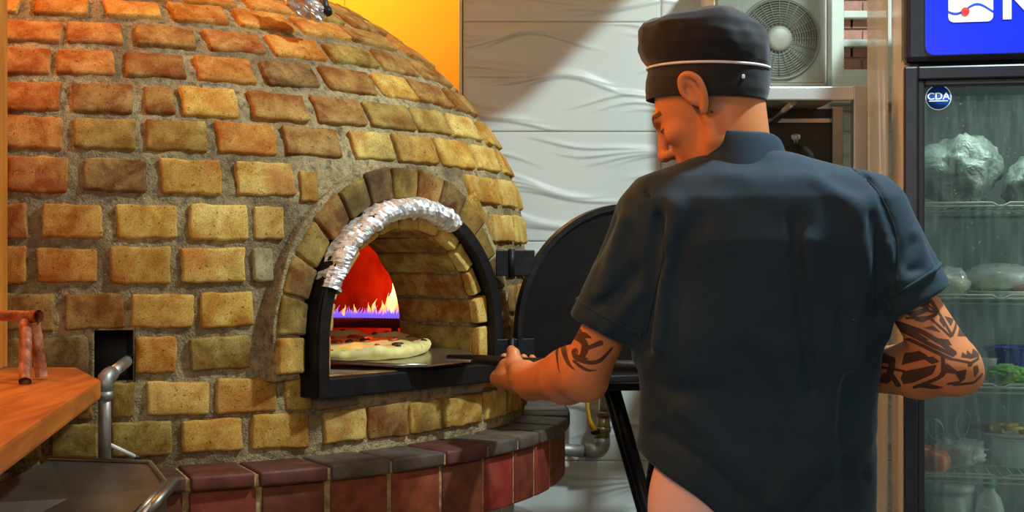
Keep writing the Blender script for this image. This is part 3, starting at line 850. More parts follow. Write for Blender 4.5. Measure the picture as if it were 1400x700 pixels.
for i in range(len(out)): bm.faces.new((top[i], top[(i+1) % len(out)], bot[(i+1) % len(out)], bot[i]))
mb = MB(); mb.bm = bm
# raised edge on the near side
e0 = pv + pdir*(-0.13) - pside*0.135; e1 = pv + pdir*(t_-0.10) - pside*0.135; e2 = pv + pdir*(t_-0.045) - pside*0.105
mb.tube([Vector((p.x, p.y, zt+0.001)) for p in (e0, e1, e2)], 0.0035, 8)
TLT = R(4.2); PV = Vector((0, 2.93, zt)); TM = Matrix.Translation(PV) @ Matrix.Rotation(TLT, 4, 'X') @ Matrix.Translation(-PV)
o = mb.done('peel_blade', M['peel'], peel, None); o.data.transform(PI_ @ TM)
M['peel_rod'] = pmat('peel_rod', lin(52, 46, 42), 0.4, 0.7, 0.2, 20)
hd0 = Vector((peel_n.x, peel_n.y, zt+0.002)) - pdir*0.05
hp1 = Vector((0.50, 2.735, 1.035))
mb = MB().tube([hd0, Vector((peel_n.x+.02, peel_n.y-.008, zt+0.004)), Vector((0.0, 2.93, 1.036)), hp1], [0.010, 0.010, 0.0115, 0.0125], 12)
o = mb.done('peel_handle', M['peel_rod'], peel); o.data.transform(PI_)
mb = MB(); mb.box((-0.035, -0.022, -0.0015), (0.03, 0.022, 0.0045), 0.002, Matrix.Translation(Vector((peel_n.x, peel_n.y, zt))-pdir*0.02) @ Matrix.Rotation(math.atan2(pdir.y, pdir.x), 4, 'Z'))
o = mb.done('peel_bracket', M['steel'], peel); o.data.transform(PI_)

pizza = tag(empty('pizza', (PZ.x, PZ.y, zt)), 'round pizza with puffed pale crust and browned cheese at the oven mouth', 'pizza')
def pizza_dough():
    na, rad = 96, 0.133
    rr = [0.0, 0.02, 0.045, 0.07, 0.088, 0.100, 0.106, 0.112, 0.118, 0.125, 0.131, 0.133, 0.131, 0.124, 0.10, 0.0]
    zz = [.012, .012, .0125, .012, .0125, .013, .0150, .0178, .0195, .0192, .016, .011, .006, .001, .0005, .0005]
    V = []; F = []
    for i, (r, z) in enumerate(zip(rr, zz)):
        for k in range(na):
            a = 2*math.pi*k/na
            w = float(vnoise(math.cos(a)*3.2, math.sin(a)*3.2, 0, 2)); w2 = float(vnoise(math.cos(a)*9, math.sin(a)*9, r*30, 3))
            k_ = max(0, min(1, (r-0.09)/0.03)) if i < 13 else 0
            R_ = r*(1+0.025*w) + 0.002*w2*k_; Z_ = z + (0.006*w+0.0025*w2)*k_ + (0.0018*float(vnoise(r*math.cos(a)*70, r*math.sin(a)*70, 0, 8)) if i < 6 else 0)
            V.append((R_*math.cos(a), R_*math.sin(a), max(0.0004, Z_*1.15)))
    for i in range(len(rr)-1):
        for k in range(na):
            F.append((i*na+k, i*na+(k+1) % na, (i+1)*na+(k+1) % na, (i+1)*na+k))
    return mesh_np('crust', V, F)
t = NT('pizza_dough'); v = t.obj(); n1 = t.noise(v, 30, 4); n2 = t.noise(v, 75, 4)
c = t.ramp(n1, [(0.35, lin(214, 190, 104)), (0.6, lin(240, 222, 150))])
c = t.mix(t.ramp(n2, [(0.66, (0, 0, 0, 1)), (0.74, (1, 1, 1, 1))]), c, lin(188, 84, 22))
t.l(c, t.b.inputs['Base Color']); t.set(0.7); t.bump(n2, 0.2, 0.002); M['dough'] = t.m
link('crust', pizza_dough(), M['dough'], pizza)
pizza.scale = (1.09, 1.09, 1.15); pizza.rotation_euler = (TLT, 0, 0); pizza.location = TM @ Vector((PZ.x, PZ.y, zt))
def cheese():
    na = 80; V = [(0, 0, .0172)]; F = []
    rr = [0.02, 0.04, 0.06, 0.08, 0.094, 0.101]
    for i, r in enumerate(rr):
        for k in range(na):
            a = 2*math.pi*k/na; w = float(vnoise(math.cos(a)*4, math.sin(a)*4, 5, 2))
            R_ = r*(1+0.05*w*(i/5)); x, y = R_*math.cos(a), R_*math.sin(a)
            V.append((x, y, 0.0172+0.0022*float(vnoise(x*55, y*55, 0, 9)) - (0.004 if i == 5 else 0)))
    for k in range(na): F.append((0, 1+k, 1+(k+1) % na))
    for i in range(len(rr)-1):
        for k in range(na): F.append((1+i*na+k, 1+(i+1)*na+k, 1+(i+1)*na+(k+1) % na, 1+i*na+(k+1) % na))
    return mesh_np('cheese', V, F)
t = NT('pizza_cheese'); v = t.obj(); n1 = t.noise(v, 26, 5, .6); n2 = t.noise(v, 55, 4)
c = t.ramp(n1, [(0.38, lin(244, 214, 110)), (0.60, lin(246, 226, 146)), (0.68, lin(232, 150, 66)), (0.80, lin(200, 92, 34))])
c = t.mix(t.ramp(n2, [(0.68, (0, 0, 0, 1)), (0.75, (1, 1, 1, 1))]), c, lin(108, 42, 16))
t.l(c, t.b.inputs['Base Color']); t.set(0.35); t.bump(n1, 0.3, 0.003); M['cheese'] = t.m
link('cheese', cheese(), M['cheese'], pizza)
M['ham'] = pmat('topping_red', lin(196, 66, 30), 0.45, 0, 0.3, 40, 0.3)
M['char'] = pmat('topping_dark', lin(74, 36, 16), 0.5, 0, 0.3, 40, 0.3)
rnd = random.Random(4)
for i in range(11):
    a, r = rnd.uniform(0, 6.28), 0.088*math.sqrt(rnd.random()); 
    s1, s2 = rnd.uniform(.008, .015), rnd.uniform(.005, .009)
    mb = MB().lathe([(0.0, 0.004), (0.6, 0.0036), (0.95, 0.002), (1.0, 0.0)], n=10)
    for v_ in mb.bm.verts:
        v_.co.x *= s1; v_.co.y *= s2; v_.co.z += 0.0012*float(vnoise(v_.co.x*300, v_.co.y*300, 0, i))
    o = mb.done('topping', M['ham'] if i % 3 else M['char'], pizza, True)
    o.location = (r*math.cos(a), r*math.sin(a), 0.0180); o.rotation_euler = (0, 0, rnd.uniform(0, 3))
for i in range(16):  # charred blisters on the rim
    a = i*0.39+rnd.uniform(-.1, .1)
    mb = MB().lathe([(0.0, 0.0022), (0.6, 0.0018), (1.0, -0.001)], n=10)
    for v_ in mb.bm.verts: v_.co.x *= rnd.uniform(.005, .008)*1.0; v_.co.y *= 0.006
    o = mb.done('blister', M['ham'] if i % 2 else M['char'], pizza, True)
    w = float(vnoise(math.cos(a)*3.2, math.sin(a)*3.2, 0, 2)); rr_ = 0.119*(1+0.025*w)
    o.location = (rr_*math.cos(a), rr_*math.sin(a), (0.0192+0.006*w)*1.15)

# ------------------------------------------------------------------ left side: post, counter, pipes, steel hood
ZC = 1.06
cp = lambda px, Y: (px-700)*Y/FPX
post = tag(empty('wooden_post', (-0.89, 2.47, ZC)), 'orange varnished wooden post at the left edge, standing on the counter', 'post')
x1 = cp(11, 2.50); 
o = MB().box((x1-0.10, 2.44, ZC), (x1, 2.50, 2.6), 0.003).done('post_board', M['wood_post'], post); o.data.transform(Matrix.Translation(-post.location))
o = MB().box((x1-0.004, 2.434, ZC), (x1+0.002, 2.47, 2.6), 0.002).done('edge_strip', M['wood_post'], post); o.data.transform(Matrix.Translation(-post.location))
counter = tag(empty('wooden_counter', (-0.9, 1.9, 0.0)), 'varnished orange wooden counter top at lower left', 'counter')
poly = [W(138, 517, 0)]*0
c_ = [(cp(138, 2.25), 2.25), (cp(105, 2.50), 2.50), (-1.35, 2.50), (-1.35, 1.2), (-0.47, 1.2)]
bm = bmesh.new(); A = [bm.verts.new((x, y, ZC)) for x, y in c_]; B = [bm.verts.new((x, y, ZC-0.030)) for x, y in c_]
bm.faces.new(A); bm.faces.new(B[::-1])
for i in range(5): bm.faces.new((A[i], A[(i+1) % 5], B[(i+1) % 5], B[i]))
bmesh.ops.recalc_face_normals(bm, faces=bm.faces); bmesh.ops.bevel(bm, geom=bm.edges[:], offset=0.005, segments=2, affect='EDGES', profile=.6)
mb = MB(); mb.bm = bm
o = mb.done('counter_top', M['wood'], counter); o.data.transform(Matrix.Translation(-counter.location))
o = MB().box((-1.33, 1.25, 0.0), (-0.86, 2.40, ZC-0.03), 0.004).done('counter_base', M['white_paint'], counter); o.data.transform(Matrix.Translation(-counter.location))
# white sheet under the counter
# rusty pipe trestle
t = NT('rusty_pipe'); v = t.obj(); n1 = t.noise(v, 38, 5, .65)
t.l(t.ramp(n1, [(0.35, lin(96, 52, 36)), (0.5, lin(160, 88, 54)), (0.68, lin(196, 150, 116))]), t.b.inputs['Base Color']); t.set(0.6, 0.3); t.bump(n1, .3, .002); M['rust'] = t.m
Yp = 2.25
stand = tag(empty('pipe_trestle', (W(30, 500, Yp).x, Yp, ZC)), 'small rusty trestle of pipes standing on the wooden counter', 'pipe stand')
SI = Matrix.Translation(-stand.location + Vector((0, 0, 0.003)))
def pipe_piece(name, pts, r, m, par, inv, wall=True):
    mb = MB().tube(pts, r, 14, cap=not wall)
    if wall:
        mb.tube(pts, r*0.78, 14, cap=False)
        p0, p1 = Vector(pts[0]), Vector(pts[-1])
    o = mb.done(name, m, par); o.data.transform(inv); return o
top_z = W(50, 435, Yp).z
pipe_piece('cross_pipe', [W(-60, 433, Yp+0.10), W(44, 435, Yp)], 0.0085, M['rust'], stand, SI)
MB_ = MB(); 
pipe_piece('cross_pipe', [W(44, 435, Yp), W(53, 435, Yp-0.01)], 0.0098, M['rust'], stand, SI)
pipe_piece('leg', [W(35, 444, Yp), Vector((W(28, 500, 2.10).x-0.015, 2.165, ZC+0.001))], 0.0095, M['rust'], stand, SI)
pipe_piece('leg', [W(47, 444, Yp), Vector((W(57, 515, Yp).x, Yp+0.0, ZC+0.001))], 0.0095, M['rust'], stand, SI)
pipe_piece('leg', [W(-52, 440, Yp+0.10), Vector((W(-58, 500, Yp).x, Yp+0.12, ZC+0.001))], 0.0095, M['rust'], stand, SI)
# gas pipe coming out of the square hole
gp = tag(empty('gas_pipe', (W(143, 600, 2.40).x, 2.40, ZL)), 'grey galvanised pipe bending out of the square hole and down', 'pipe')
GI = Matrix.Translation(-gp.location)
pts = [W(143, 640, 2.40), W(143, 524, 2.40), W(144, 518, 2.402), W(147, 514, 2.41), W(152, 511, 2.43), W(176, 492, 2.62)]
o = MB().tube([pts[0], pts[1]], 0.0105, 16).done('riser', M['galv'], gp); o.data.transform(GI)
o = MB().tube([W(143, 546, 2.40), W(143, 535, 2.40)], 0.0135, 16).done('coupling', M['galv'], gp); o.data.transform(GI)
o = MB().tube([W(143, 537, 2.40)]+pts[1:5], 0.0130, 16).done('elbow', M['galv'], gp); o.data.transform(GI)
o = MB().tube(pts[4:], 0.0100, 16).done('branch', M['galv'], gp); o.data.transform(GI)
wt = MB().tube([W(148, 607, 2.43), W(184, 624, 2.47)], 0.0035, 10)
M['white_plastic'] = pmat('white_plastic', lin(225, 218, 214), 0.4)
M['black_plastic'] = pmat('black_plastic', lin(22, 22, 24), 0.45)
ps = tag(empty('white_tube', W(166, 615, 2.45)), 'thin white tube with dark tip leaning beside the grey pipe', 'tube')
o = wt.done('tube_body', M['white_plastic'], ps); o.data.transform(Matrix.Translation(-ps.location))
o = MB().tube([W(184, 624, 2.47), W(192, 628, 2.48)], 0.0042, 10).done('tube_tip', M['black_plastic'], ps); o.data.transform(Matrix.Translation(-ps.location))

# steel cover at the bottom left
hood = tag(empty('steel_bin', (W(100, 700, 2.2).x, 2.2, 0.0)), 'brushed steel box with sloped lid at the bottom left corner', 'steel box')
HI = Matrix.Translation(-hood.location)
T = [W(68, 629, 2.40), W(205, 634, 2.38), W(228, 664, 2.25), W(150, 760, 2.00), W(-60, 760, 2.00), W(-60, 690, 2.10)]
mb = MB(); A = [mb.bm.verts.new(p) for p in T]; B = [mb.bm.verts.new((p.x, p.y, 0.02)) for p in T]
for i in range(6): mb.bm.faces.new((A[i], A[(i+1) % 6], B[(i+1) % 6], B[i]))
cc = mb.bm.verts.new(sum(T, Vector())/6 + Vector((0, 0, 0.004)))
for i in range(6): mb.bm.faces.new((A[i], A[(i+1) % 6], cc))
o = mb.done('box_body', M['steel_dull'], hood, False); o.data.transform(HI)
mb = MB().tube([T[0]+Vector((0, 0, .002)), T[1]+Vector((0, 0, .002)), T[2]+Vector((0, 0, .002)), T[3]], 0.0045, 8); o = mb.done('rolled_edge', M['steel'], hood); o.data.transform(HI)
for (q0, q1, r_) in ((W(196, 706, 2.15), W(240, 658, 2.24), 0.008), (W(184, 706, 2.14), W(226, 661, 2.24), 0.006)):
    o = MB().tube([q0, q1], r_, 10).done('hinge_bar', M['steel_dull'], hood); o.data.transform(HI)
o = MB().tube([W(66, 626, 2.42), W(120, 631, 2.42), W(200, 634, 2.41)], 0.004, 8).done('back_rod', M['steel'], hood); o.data.transform(HI)

# foil lump and probe on the dome top
fo = tag(empty('foil_bundle', W(418, 8, 2.95)), 'crumpled clear foil bundle near the top of the dome', 'foil')
M['foil_lump'] = pmat('foil_lump', (0.8, 0.78, 0.74, 1), 0.22, 0.9, 0.15, 30, 0.3)
V = []; F = []; nu, nv = 40, 24
for i in range(nv+1):
    th = math.pi*i/nv
    for k in range(nu):
        a = 2*math.pi*k/nu; d = Vector((math.sin(th)*math.cos(a), math.sin(th)*math.sin(a), math.cos(th)))
        r_ = 1 + 0.30*float(vnoise(d.x*2.2, d.y*2.2, d.z*2.2, 3)) + 0.14*abs(float(vnoise(d.x*6, d.y*6, d.z*6, 4)))
        V.append((d.x*r_*0.045, d.y*r_*0.030, d.z*r_*0.022))
F = [(i*nu+k, i*nu+(k+1) % nu, (i+1)*nu+(k+1) % nu, (i+1)*nu+k) for i in range(nv) for k in range(nu)]
o = link('foil_sheet', mesh_np('foil_sheet', V, F, False), M['foil_lump'], fo); o.rotation_euler = (R(30), R(28), 0)
pb = tag(empty('temperature_probe', W(447, 10, 2.97)), 'short black probe stuck in the dome beside the foil', 'probe')
o = MB().tube([W(437, -14, 2.97), W(444, 6, 2.955), W(447, 16, 2.95)], [.007, .008, .006], 10).done('probe_rod', M['black_plastic'], pb); o.data.transform(Matrix.Translation(-pb.location))
o = MB().tube([W(446, 12, 2.955), W(448, 19, 2.95)], .010, 10).done('probe_head', M['iron'], pb); o.data.transform(Matrix.Translation(-pb.location))

# ------------------------------------------------------------------ pipework, valve and stand on the tiled wall
vp = tag(empty('wall_gas_pipe', (W(813, 600, 4.13).x, 4.13, 0.6)), 'grey wall pipe with elbow and brass valve behind the table leg', 'pipe')
VI = Matrix.Translation(-vp.location); Yv = 4.13
M['brass'] = pmat('old_brass', lin(150, 136, 96), 0.4, 0.8, 0.3, 20)
M['yellow'] = pmat('yellow_lever', lin(206, 156, 20), 0.45, 0, 0.1)
def vpart(name, pts, r, m, n=16):
    o = MB().tube(pts, r, n).done(name, m, vp); o.data.transform(VI); return o
vpart('riser', [W(828, 505, Yv), W(828, 566, Yv)], 0.017, M['galv'])
vpart('nut', [W(826, 562, Yv), W(826, 568, Yv)], 0.026, M['brass'], 6)
vpart('valve_body', [W(825, 568, Yv), W(823, 600, Yv)], [0.020, 0.022], M['brass'], 8)
vpart('nut', [W(823, 583, Yv), W(823, 590, Yv)], 0.028, M['brass'], 6)
el = [W(822, 598, Yv)] + [Vector((W(812, 600, Yv).x + 0.022*math.cos(a), Yv, W(812, 606, Yv).z - 0.022*math.sin(a))) for a in np.linspace(0, math.pi/2, 6)] + [W(800, 617, Yv)]
vpart('elbow', el, 0.024, M['galv'])
vpart('branch', [W(802, 617, Yv), W(740, 613, Yv)], 0.018, M['galv'])
vpart('lever', [W(812, 588, Yv-.03), W(806, 574, Yv-.035), W(803, 556, Yv-.035), W(803, 530, Yv-.035)], [.010, .0055, .0055, .007], M['yellow'], 8)
vpart('valve_stem', [W(823, 588, Yv), W(811, 590, Yv-.03)], 0.010, M['iron'], 10)
tb = tag(empty('folding_stand', (W(850, 600, 3.45).x, 3.5, 0)), 'black folding stand with slanting tube leg beneath the open oven door', 'stand')
TI = Matrix.Translation(-tb.location); M['black_tube'] = pmat('black_tube', lin(38, 46, 54), 0.3, 0.6, 0.15)
zt_ = W(800, 527, 3.45).z
xa, xb_ = W(800, 500, 3.45).x, W(975, 500, 3.45).x
o = MB().box((xa, 3.42, zt_-0.010), (xb_, 3.86, zt_+0.008), 0.003).done('stand_top', M['iron'], tb); o.data.transform(TI)
xm = (xa+xb_)/2
for yy in (3.46, 3.82):
    for s_ in (-1, 1):
        a_ = Vector((W(839, 0, 3.46).x if s_ < 0 else xb_-0.07, yy, zt_-0.008)); slope = (W(888, 0, 3.46).x-W(839, 0, 3.46).x)/((700-527)*3.46/FPX)
        b_ = Vector((a_.x + (slope*zt_ if s_ < 0 else -slope*zt_*0.5), yy + (0.03 if s_ > 0 else 0), 0.0))
        o = MB().tube([a_, b_], 0.0155, 14).done('leg', M['black_tube'], tb); o.data.transform(TI)

# ------------------------------------------------------------------ air conditioner, steel table, window
M['ac_grille'] = pmat('ac_grille', lin(150, 152, 138), 0.55, 0.2, 0.12, 10)
M['ac_dark'] = pmat('ac_dark', lin(112, 114, 104), 0.6, 0.2, 0.15)
M['ac_white'] = pmat('ac_white', lin(214, 216, 200), 0.5)
M['steel_pale'] = pmat('bright_steel', (0.74, 0.74, 0.70, 1), 0.35, 0.9, 0.08, 5)  # paler steel for the table's top rail and sheet
Ya = 3.85
ac = tag(empty('air_conditioner', (W(1060, 115, Ya).x, Ya, W(0, 116, Ya).z)), 'grey outdoor air conditioner unit with round fan grille standing on the steel frame', 'air conditioner')
AI = Matrix.Translation(-ac.location)
ax0, ax1 = W(975, 0, Ya).x, W(1133, 0, Ya).x; az0, az1 = W(0, 116, Ya).z, W(0, -75, Ya).z
mb = MB(); mb.box((ax0, Ya+0.012, az0+0.002), (ax1, Ya+0.26, az1), 0.012); o = mb.done('housing', M['ac_white'], ac); o.data.transform(AI)
fc = W(1065, 53, Ya); 
mb = MB(); mb.box((ax0+0.01, Ya+0.002, az0+0.006), (ax1-0.008, Ya+0.016, az1-0.01), 0.004); o = mb.done('front_panel', M['ac_grille'], ac); o.data.transform(AI)
Mf = Matrix.Translation(fc) @ Matrix.Rotation(R(90), 4, 'X')
o = MB().lathe([(0.0, 0.001), (0.100, 0.001), (0.104, 0.008), (0.108, 0.008), (0.111, 0.0)], n=56, M=Mf).done('fan_ring', M['ac_dark'], ac, True); o.data.transform(AI)
o = MB().lathe([(0.0, 0.016), (0.022, 0.0155), (0.032, 0.011), (0.034, 0.001)], n=32, M=Mf).done('fan_hub', M['ac_grille'], ac, True); o.data.transform(AI)
mb = MB()
for r_ in np.arange(0.042, 0.101, 0.0065):
    mb.tube([fc + Vector((r_*math.cos(a), -0.006, r_*math.sin(a))) for a in np.linspace(0, 2*math.pi, 48, endpoint=False)], 0.0013, 4, closed=True)
for k in range(24):
    a = 2*math.pi*k/24; mb.tube([fc+Vector((.03*math.cos(a), -.007, .03*math.sin(a))), fc+Vector((.103*math.cos(a), -.007, .103*math.sin(a)))], 0.0012, 4)
o = mb.done('grille_wires', M['ac_dark'], ac); o.data.transform(AI); tag(o, kind='stuff')
mb = MB()
for k in range(90):
    x = ax0+0.014 + (ax1-ax0-0.028)*k/89; mb.box((x-0.0005, Ya-0.0005, az0+0.012), (x+0.0005, Ya+0.003, az1-0.02))
o = mb.done('grille_fins', M['ac_grille'], ac); o.data.transform(AI); tag(o, kind='stuff')

Ys = 3.55
M['dark_sheet'] = pmat('dark_sheet', lin(62, 56, 50), 0.5, 0.3, 0.3, 4)
sf = tag(empty('steel_table_frame', (W(1100, 0, Ys).x, Ys, 0)), 'stainless steel frame table carrying the air conditioner behind the cook', 'steel table')
SI2 = Matrix.Translation(-sf.location)
def spart(name, lo, hi, m, b=0.003):
    o = MB().box(lo, hi, b).done(name, m, sf); o.data.transform(SI2); return o
sx0, sx1, sxp = W(990, 0, Ys).x, W(1167, 0, Ys).x, W(1186, 0, Ys).x
zt0, zt1 = W(0, 137, Ys).z, W(0, 118, Ys).z
spart('top_rail', (sx0, Ys, zt0), (sx1, Ys+0.03, zt1), M['steel_pale'])
spart('top_sheet', (sx0, Ys+0.03, zt1-0.012), (sx1, Ys+0.60, zt1-0.004), M['steel_pale'], 0.001)
spart('front_post', (sx1, Ys-0.003, 0.0), (sxp, Ys+0.032, zt1+0.002), M['steel'])
xr0, xr1 = W(1139, 0, Ys+.03).x, W(1163, 0, Ys+.03).x
spart('front_post', (sx0, Ys, 0.0), (sx0+0.035, Ys+0.03, zt0), M['steel'])
spart('rear_post', (sx1-0.03, Ys+0.57, 0), (sx1, Ys+0.60, zt1-0.012), M['steel'])
spart('rear_post', (sx0, Ys+0.57, 0), (sx0+0.03, Ys+0.60, zt1-0.012), M['steel'])
spart('back_sheet', (sx0+.03, Ys+0.42, 0.70), (W(1140, 0, 3.98).x, Ys+0.43, zt1-0.012), M['dark_sheet'], 0.001)
spart('inner_post', (W(1138, 0, 3.93).x, Ys+0.38, 0.0), (W(1153, 0, 3.93).x, Ys+0.405, zt1-0.012), M['steel_dull'])
spart('cross_brace', (sx0+.03, Ys+0.405, W(0, 170, 4.0).z), (W(1140, 0, 3.96).x, Ys+0.413, W(0, 164, 4.0).z), M['steel'], 0.001)
o = MB().tube([W(1058, 166, 3.95), W(1084, 140, 3.80)], 0.012, 4).done('diagonal_strut', M['steel'], sf); o.data.transform(SI2)
spart('lower_shelf', (sx0+.03, Ys+0.02, 1.36), (W(1140, 0, 3.9).x, Ys+0.41, 1.372), M['steel'], 0.001)
pot = tag(empty('black_pot', (W(1088, 0, 3.80).x, 3.80, 1.372)), 'black pot with a small metal knob on the steel table shelf', 'pot')
zc = 1.372
o = MB().lathe([(0.0, 0.0), (0.052, 0.0), (0.058, 0.012), (0.058, 0.085), (0.050, 0.108), (0.03, 0.122), (0.0, 0.128)], n=32).done('pot_body', M['black_plastic'], pot, True)
pot.scale = (0.9, 0.9, (W(0, 196, 3.8).z-zc)/0.128)
o = MB().lathe([(0.0, 0.128), (0.006, 0.128), (0.006, 0.134), (0.013, 0.138), (0.013, 0.144), (0.0, 0.148)], n=20).done('knob', M['steel'], pot, True)

# barred window to the brick yard
wn = tag(empty('window_1', (W(1180, 0, 4.17).x, 4.17, 1.7)), kind='structure')
WI = Matrix.Translation(-wn.location); Yw = 4.13
def wpart(name, x0, x1, y0, y1, m, dy0=0.0, dy1=0.03, b=0.003):
    o = MB().box((W(x0, 0, Yw).x, Yw+dy0, W(0, y1, Yw).z), (W(x1, 0, Yw).x, Yw+dy1, W(0, y0, Yw).z), b).done(name, m, wn); o.data.transform(WI); return o
M['yard_brick'] = pmat('yard_brick', lin(190, 138, 122), 0.9, 0, 0.2, 30, 0.4)
M['yard_mortar'] = pmat('yard_mortar', lin(190, 160, 146), 0.95)
wpart('backing', 1136, 1262, -190, 150, M['yard_mortar'], 0.028, 0.052)
for k, yy in enumerate(range(-180, 104, 20)):
    for x0_ in ((1140, 1182) if k % 2 else (1130, 1164, 1206)):
        wpart('yard_brick', max(1142, x0_), min(x0_+39, 1232), yy, yy+17, M['yard_brick'], 0.018, 0.034, 0.002)
wpart('window_stile', 1134, 1151, -190, 120, M['white_paint'], -0.03, 0.02)
wpart('window_stile', 1210, 1238, -190, 120, M['white_paint'], -0.03, 0.02)
wpart('window_sill', 1134, 1240, 105, 142, M['white_paint'], -0.035, 0.02)
for yy in (96, 55, 16, -24, -64, -104, -144):
    wpart('louvre_bar', 1151, 1210, yy, yy+10, M['white_paint'], -0.02, 0.012)

# translucent strip curtain hanging beside the fridge
t = NT('clear_plastic'); t.set(0.15, color=(0.82, 0.87, 0.80, 1)); t.b.inputs['Alpha'].default_value = 0.5; M['clear_strip'] = t.m
st = tag(empty('strip_curtain', (W(1200, 0, 3.50).x, 3.50, 1.0)), 'clear plastic curtain strip hanging left of the drinks fridge', 'curtain strip')
mb = MB(); V = []
nn_ = 30
for i in range(nn_+1):
    z = 0.35 + (2.45-0.35)*i/nn_
    for j in range(7):
        V.append((W(1186, 0, 3.5).x + (W(1214, 0, 3.5).x-W(1186, 0, 3.5).x)*j/6, 3.5 + 0.004*math.sin(j*1.1+z*3), z))
F = [(i*7+j, i*7+j+1, (i+1)*7+j+1, (i+1)*7+j) for i in range(nn_) for j in range(6)]
me = mesh_np('strip', V, F); me.transform(Matrix.Translation(-st.location)); o = link('strip', me, M['clear_strip'], st)
sol = o.modifiers.new('thick', 'SOLIDIFY'); sol.thickness = 0.002
o = MB().box((W(1180, 0, 3.5).x, 3.49, 2.44), (W(1222, 0, 3.5).x, 3.51, 2.47), 0.002).done('hanging_rail', M['steel'], st); o.data.transform(Matrix.Translation(-st.location))
# ------------------------------------------------------------------ display fridge
FA = R(-12)
fr0 = Vector((W(1236, 0, 3.20).x, 3.20, 0))
fridge = tag(empty('display_fridge', fr0, FA), 'tall black glass door drinks fridge with lit blue header', 'fridge')
FW, FD = 0.70, 0.60
FM = Matrix.Translation(fr0) @ Matrix.Rotation(FA, 4, 'Z')
def fz(py, Y=3.2): return CAM_H - (py-350)*Y/FPX
ZD1 = fz(91); ZH0 = fz(87)
M['fridge_black'] = pmat('fridge_black', lin(20, 24, 32), 0.35, 0, 0.15)
M['fridge_side'] = pmat('fridge_side', lin(224, 216, 202), 0.3, 0.0, 0.06, 3)
M['fridge_in'] = pmat('fridge_inner', lin(84, 98, 92), 0.5, 0, 0.06, 5)
def fpart(name, lo, hi, m, b=0.003, par=None):
    return MB().box(lo, hi, b).done(name, m, par or fridge)
# cabinet as shell
mb = MB()
mb.box((0.0, 0.05, 0.08), (0.035, FD, 2.05), 0.003); mb.box((FW-0.035, 0.05, 0.08), (FW, FD, 2.05), 0.003)
mb.done('side_panels', M['fridge_side'], fridge).name = 'side_panel'
fpart('back_panel', (0.035, FD-0.03, 0.08), (FW-0.035, FD, 2.05), M['fridge_in'])
fpart('cabinet_floor', (0.035, 0.05, 0.08), (FW-0.035, FD-0.03, 0.20), M['fridge_in'])
fpart('cabinet_top', (0.035, 0.05, ZD1-0.02), (FW-0.035, FD-0.03, 2.05), M['fridge_in'])
for k, xx in enumerate((0.0355, FW-0.0375)):
    fpart('inner_liner', (xx, 0.055, 0.2), (xx+0.002, FD-0.032, ZD1-0.02), M['fridge_in'], 0)
fpart('plinth', (0.01, 0.03, 0.0), (FW-0.01, FD-0.02, 0.08), M['fridge_black'])
door = empty('glass_door'); door.parent = fridge
fw_ = 0.043
def ring(name, x0, x1, z0, z1, y0, y1, w, m, par, b=0.004):
    mb = MB(); mb.box((x0, y0, z0), (x0+w, y1, z1), b); mb.box((x1-w, y0, z0), (x1, y1, z1), b)
    mb.box((x0+w-0.001, y0+0.0005, z0), (x1-w+0.001, y1, z0+w), b); mb.box((x0+w-0.001, y0+0.0005, z1-w), (x1-w+0.001, y1, z1), b)
    return mb.done(name, m, par)
ring('door_frame', 0.0, FW, 0.10, ZD1, 0.0, 0.045, 0.030, M['fridge_black'], door)
ring('door_gasket', 0.028, FW-0.028, 0.128, ZD1-0.028, 0.006, 0.050, 0.016, M['black_plastic'], door)
# glass with condensation
t = NT('cold_glass'); t.t.nodes.remove(t.b); outn = [n for n in t.t.nodes if n.type == 'OUTPUT_MATERIAL'][0]
v = t.obj(); tr = t.n('ShaderNodeBsdfTransparent'); tr.inputs[0].default_value = (0.86, 0.92, 0.90, 1)
gl = t.n('ShaderNodeBsdfGlossy'); gl.inputs['Roughness'].default_value = 0.06; gl.inputs[0].default_value = (0.9, 0.95, 1, 1)
df = t.n('ShaderNodeBsdfDiffuse'); df.inputs[0].default_value = lin(170, 190, 184)
fz_ = t.n('ShaderNodeFresnel'); fz_.inputs[0].default_value = 1.5
mp = t.n('ShaderNodeMapping'); mp.inputs['Scale'].default_value = (60, 1, 7); t.l(v, mp.inputs[0])
nst = t.noise(mp.outputs[0], 1.0, 4); nbl = t.noise(v, 3.5, 3); nsp = t.noise(v, 160, 2)
fog = t.math('MULTIPLY', t.ramp(nst, [(0.45, (0, 0, 0, 1)), (0.75, (1, 1, 1, 1))]), 0.11)
fog = t.math('ADD', fog, t.math('MULTIPLY', t.ramp(nbl, [(0.4, (0, 0, 0, 1)), (0.7, (1, 1, 1, 1))]), 0.10))
fog = t.math('ADD', fog, t.math('MULTIPLY', t.ramp(nsp, [(0.70, (0, 0, 0, 1)), (0.74, (1, 1, 1, 1))]), 0.35))
m1 = t.n('ShaderNodeMixShader'); t.l(fog, m1.inputs[0]); t.l(tr.outputs[0], m1.inputs[1]); t.l(df.outputs[0], m1.inputs[2])
m2 = t.n('ShaderNodeMixShader'); t.l(t.math('MULTIPLY', fz_.outputs[0], 1.3, True), m2.inputs[0]); t.l(m1.outputs[0], m2.inputs[1]); t.l(gl.outputs[0], m2.inputs[2])
t.l(m2.outputs[0], outn.inputs[0]); M['cold_glass'] = t.m
MB().box((0.042, 0.022, 0.142), (FW-0.042, 0.026, ZD1-0.042)).done('door_glass', M['cold_glass'], door)
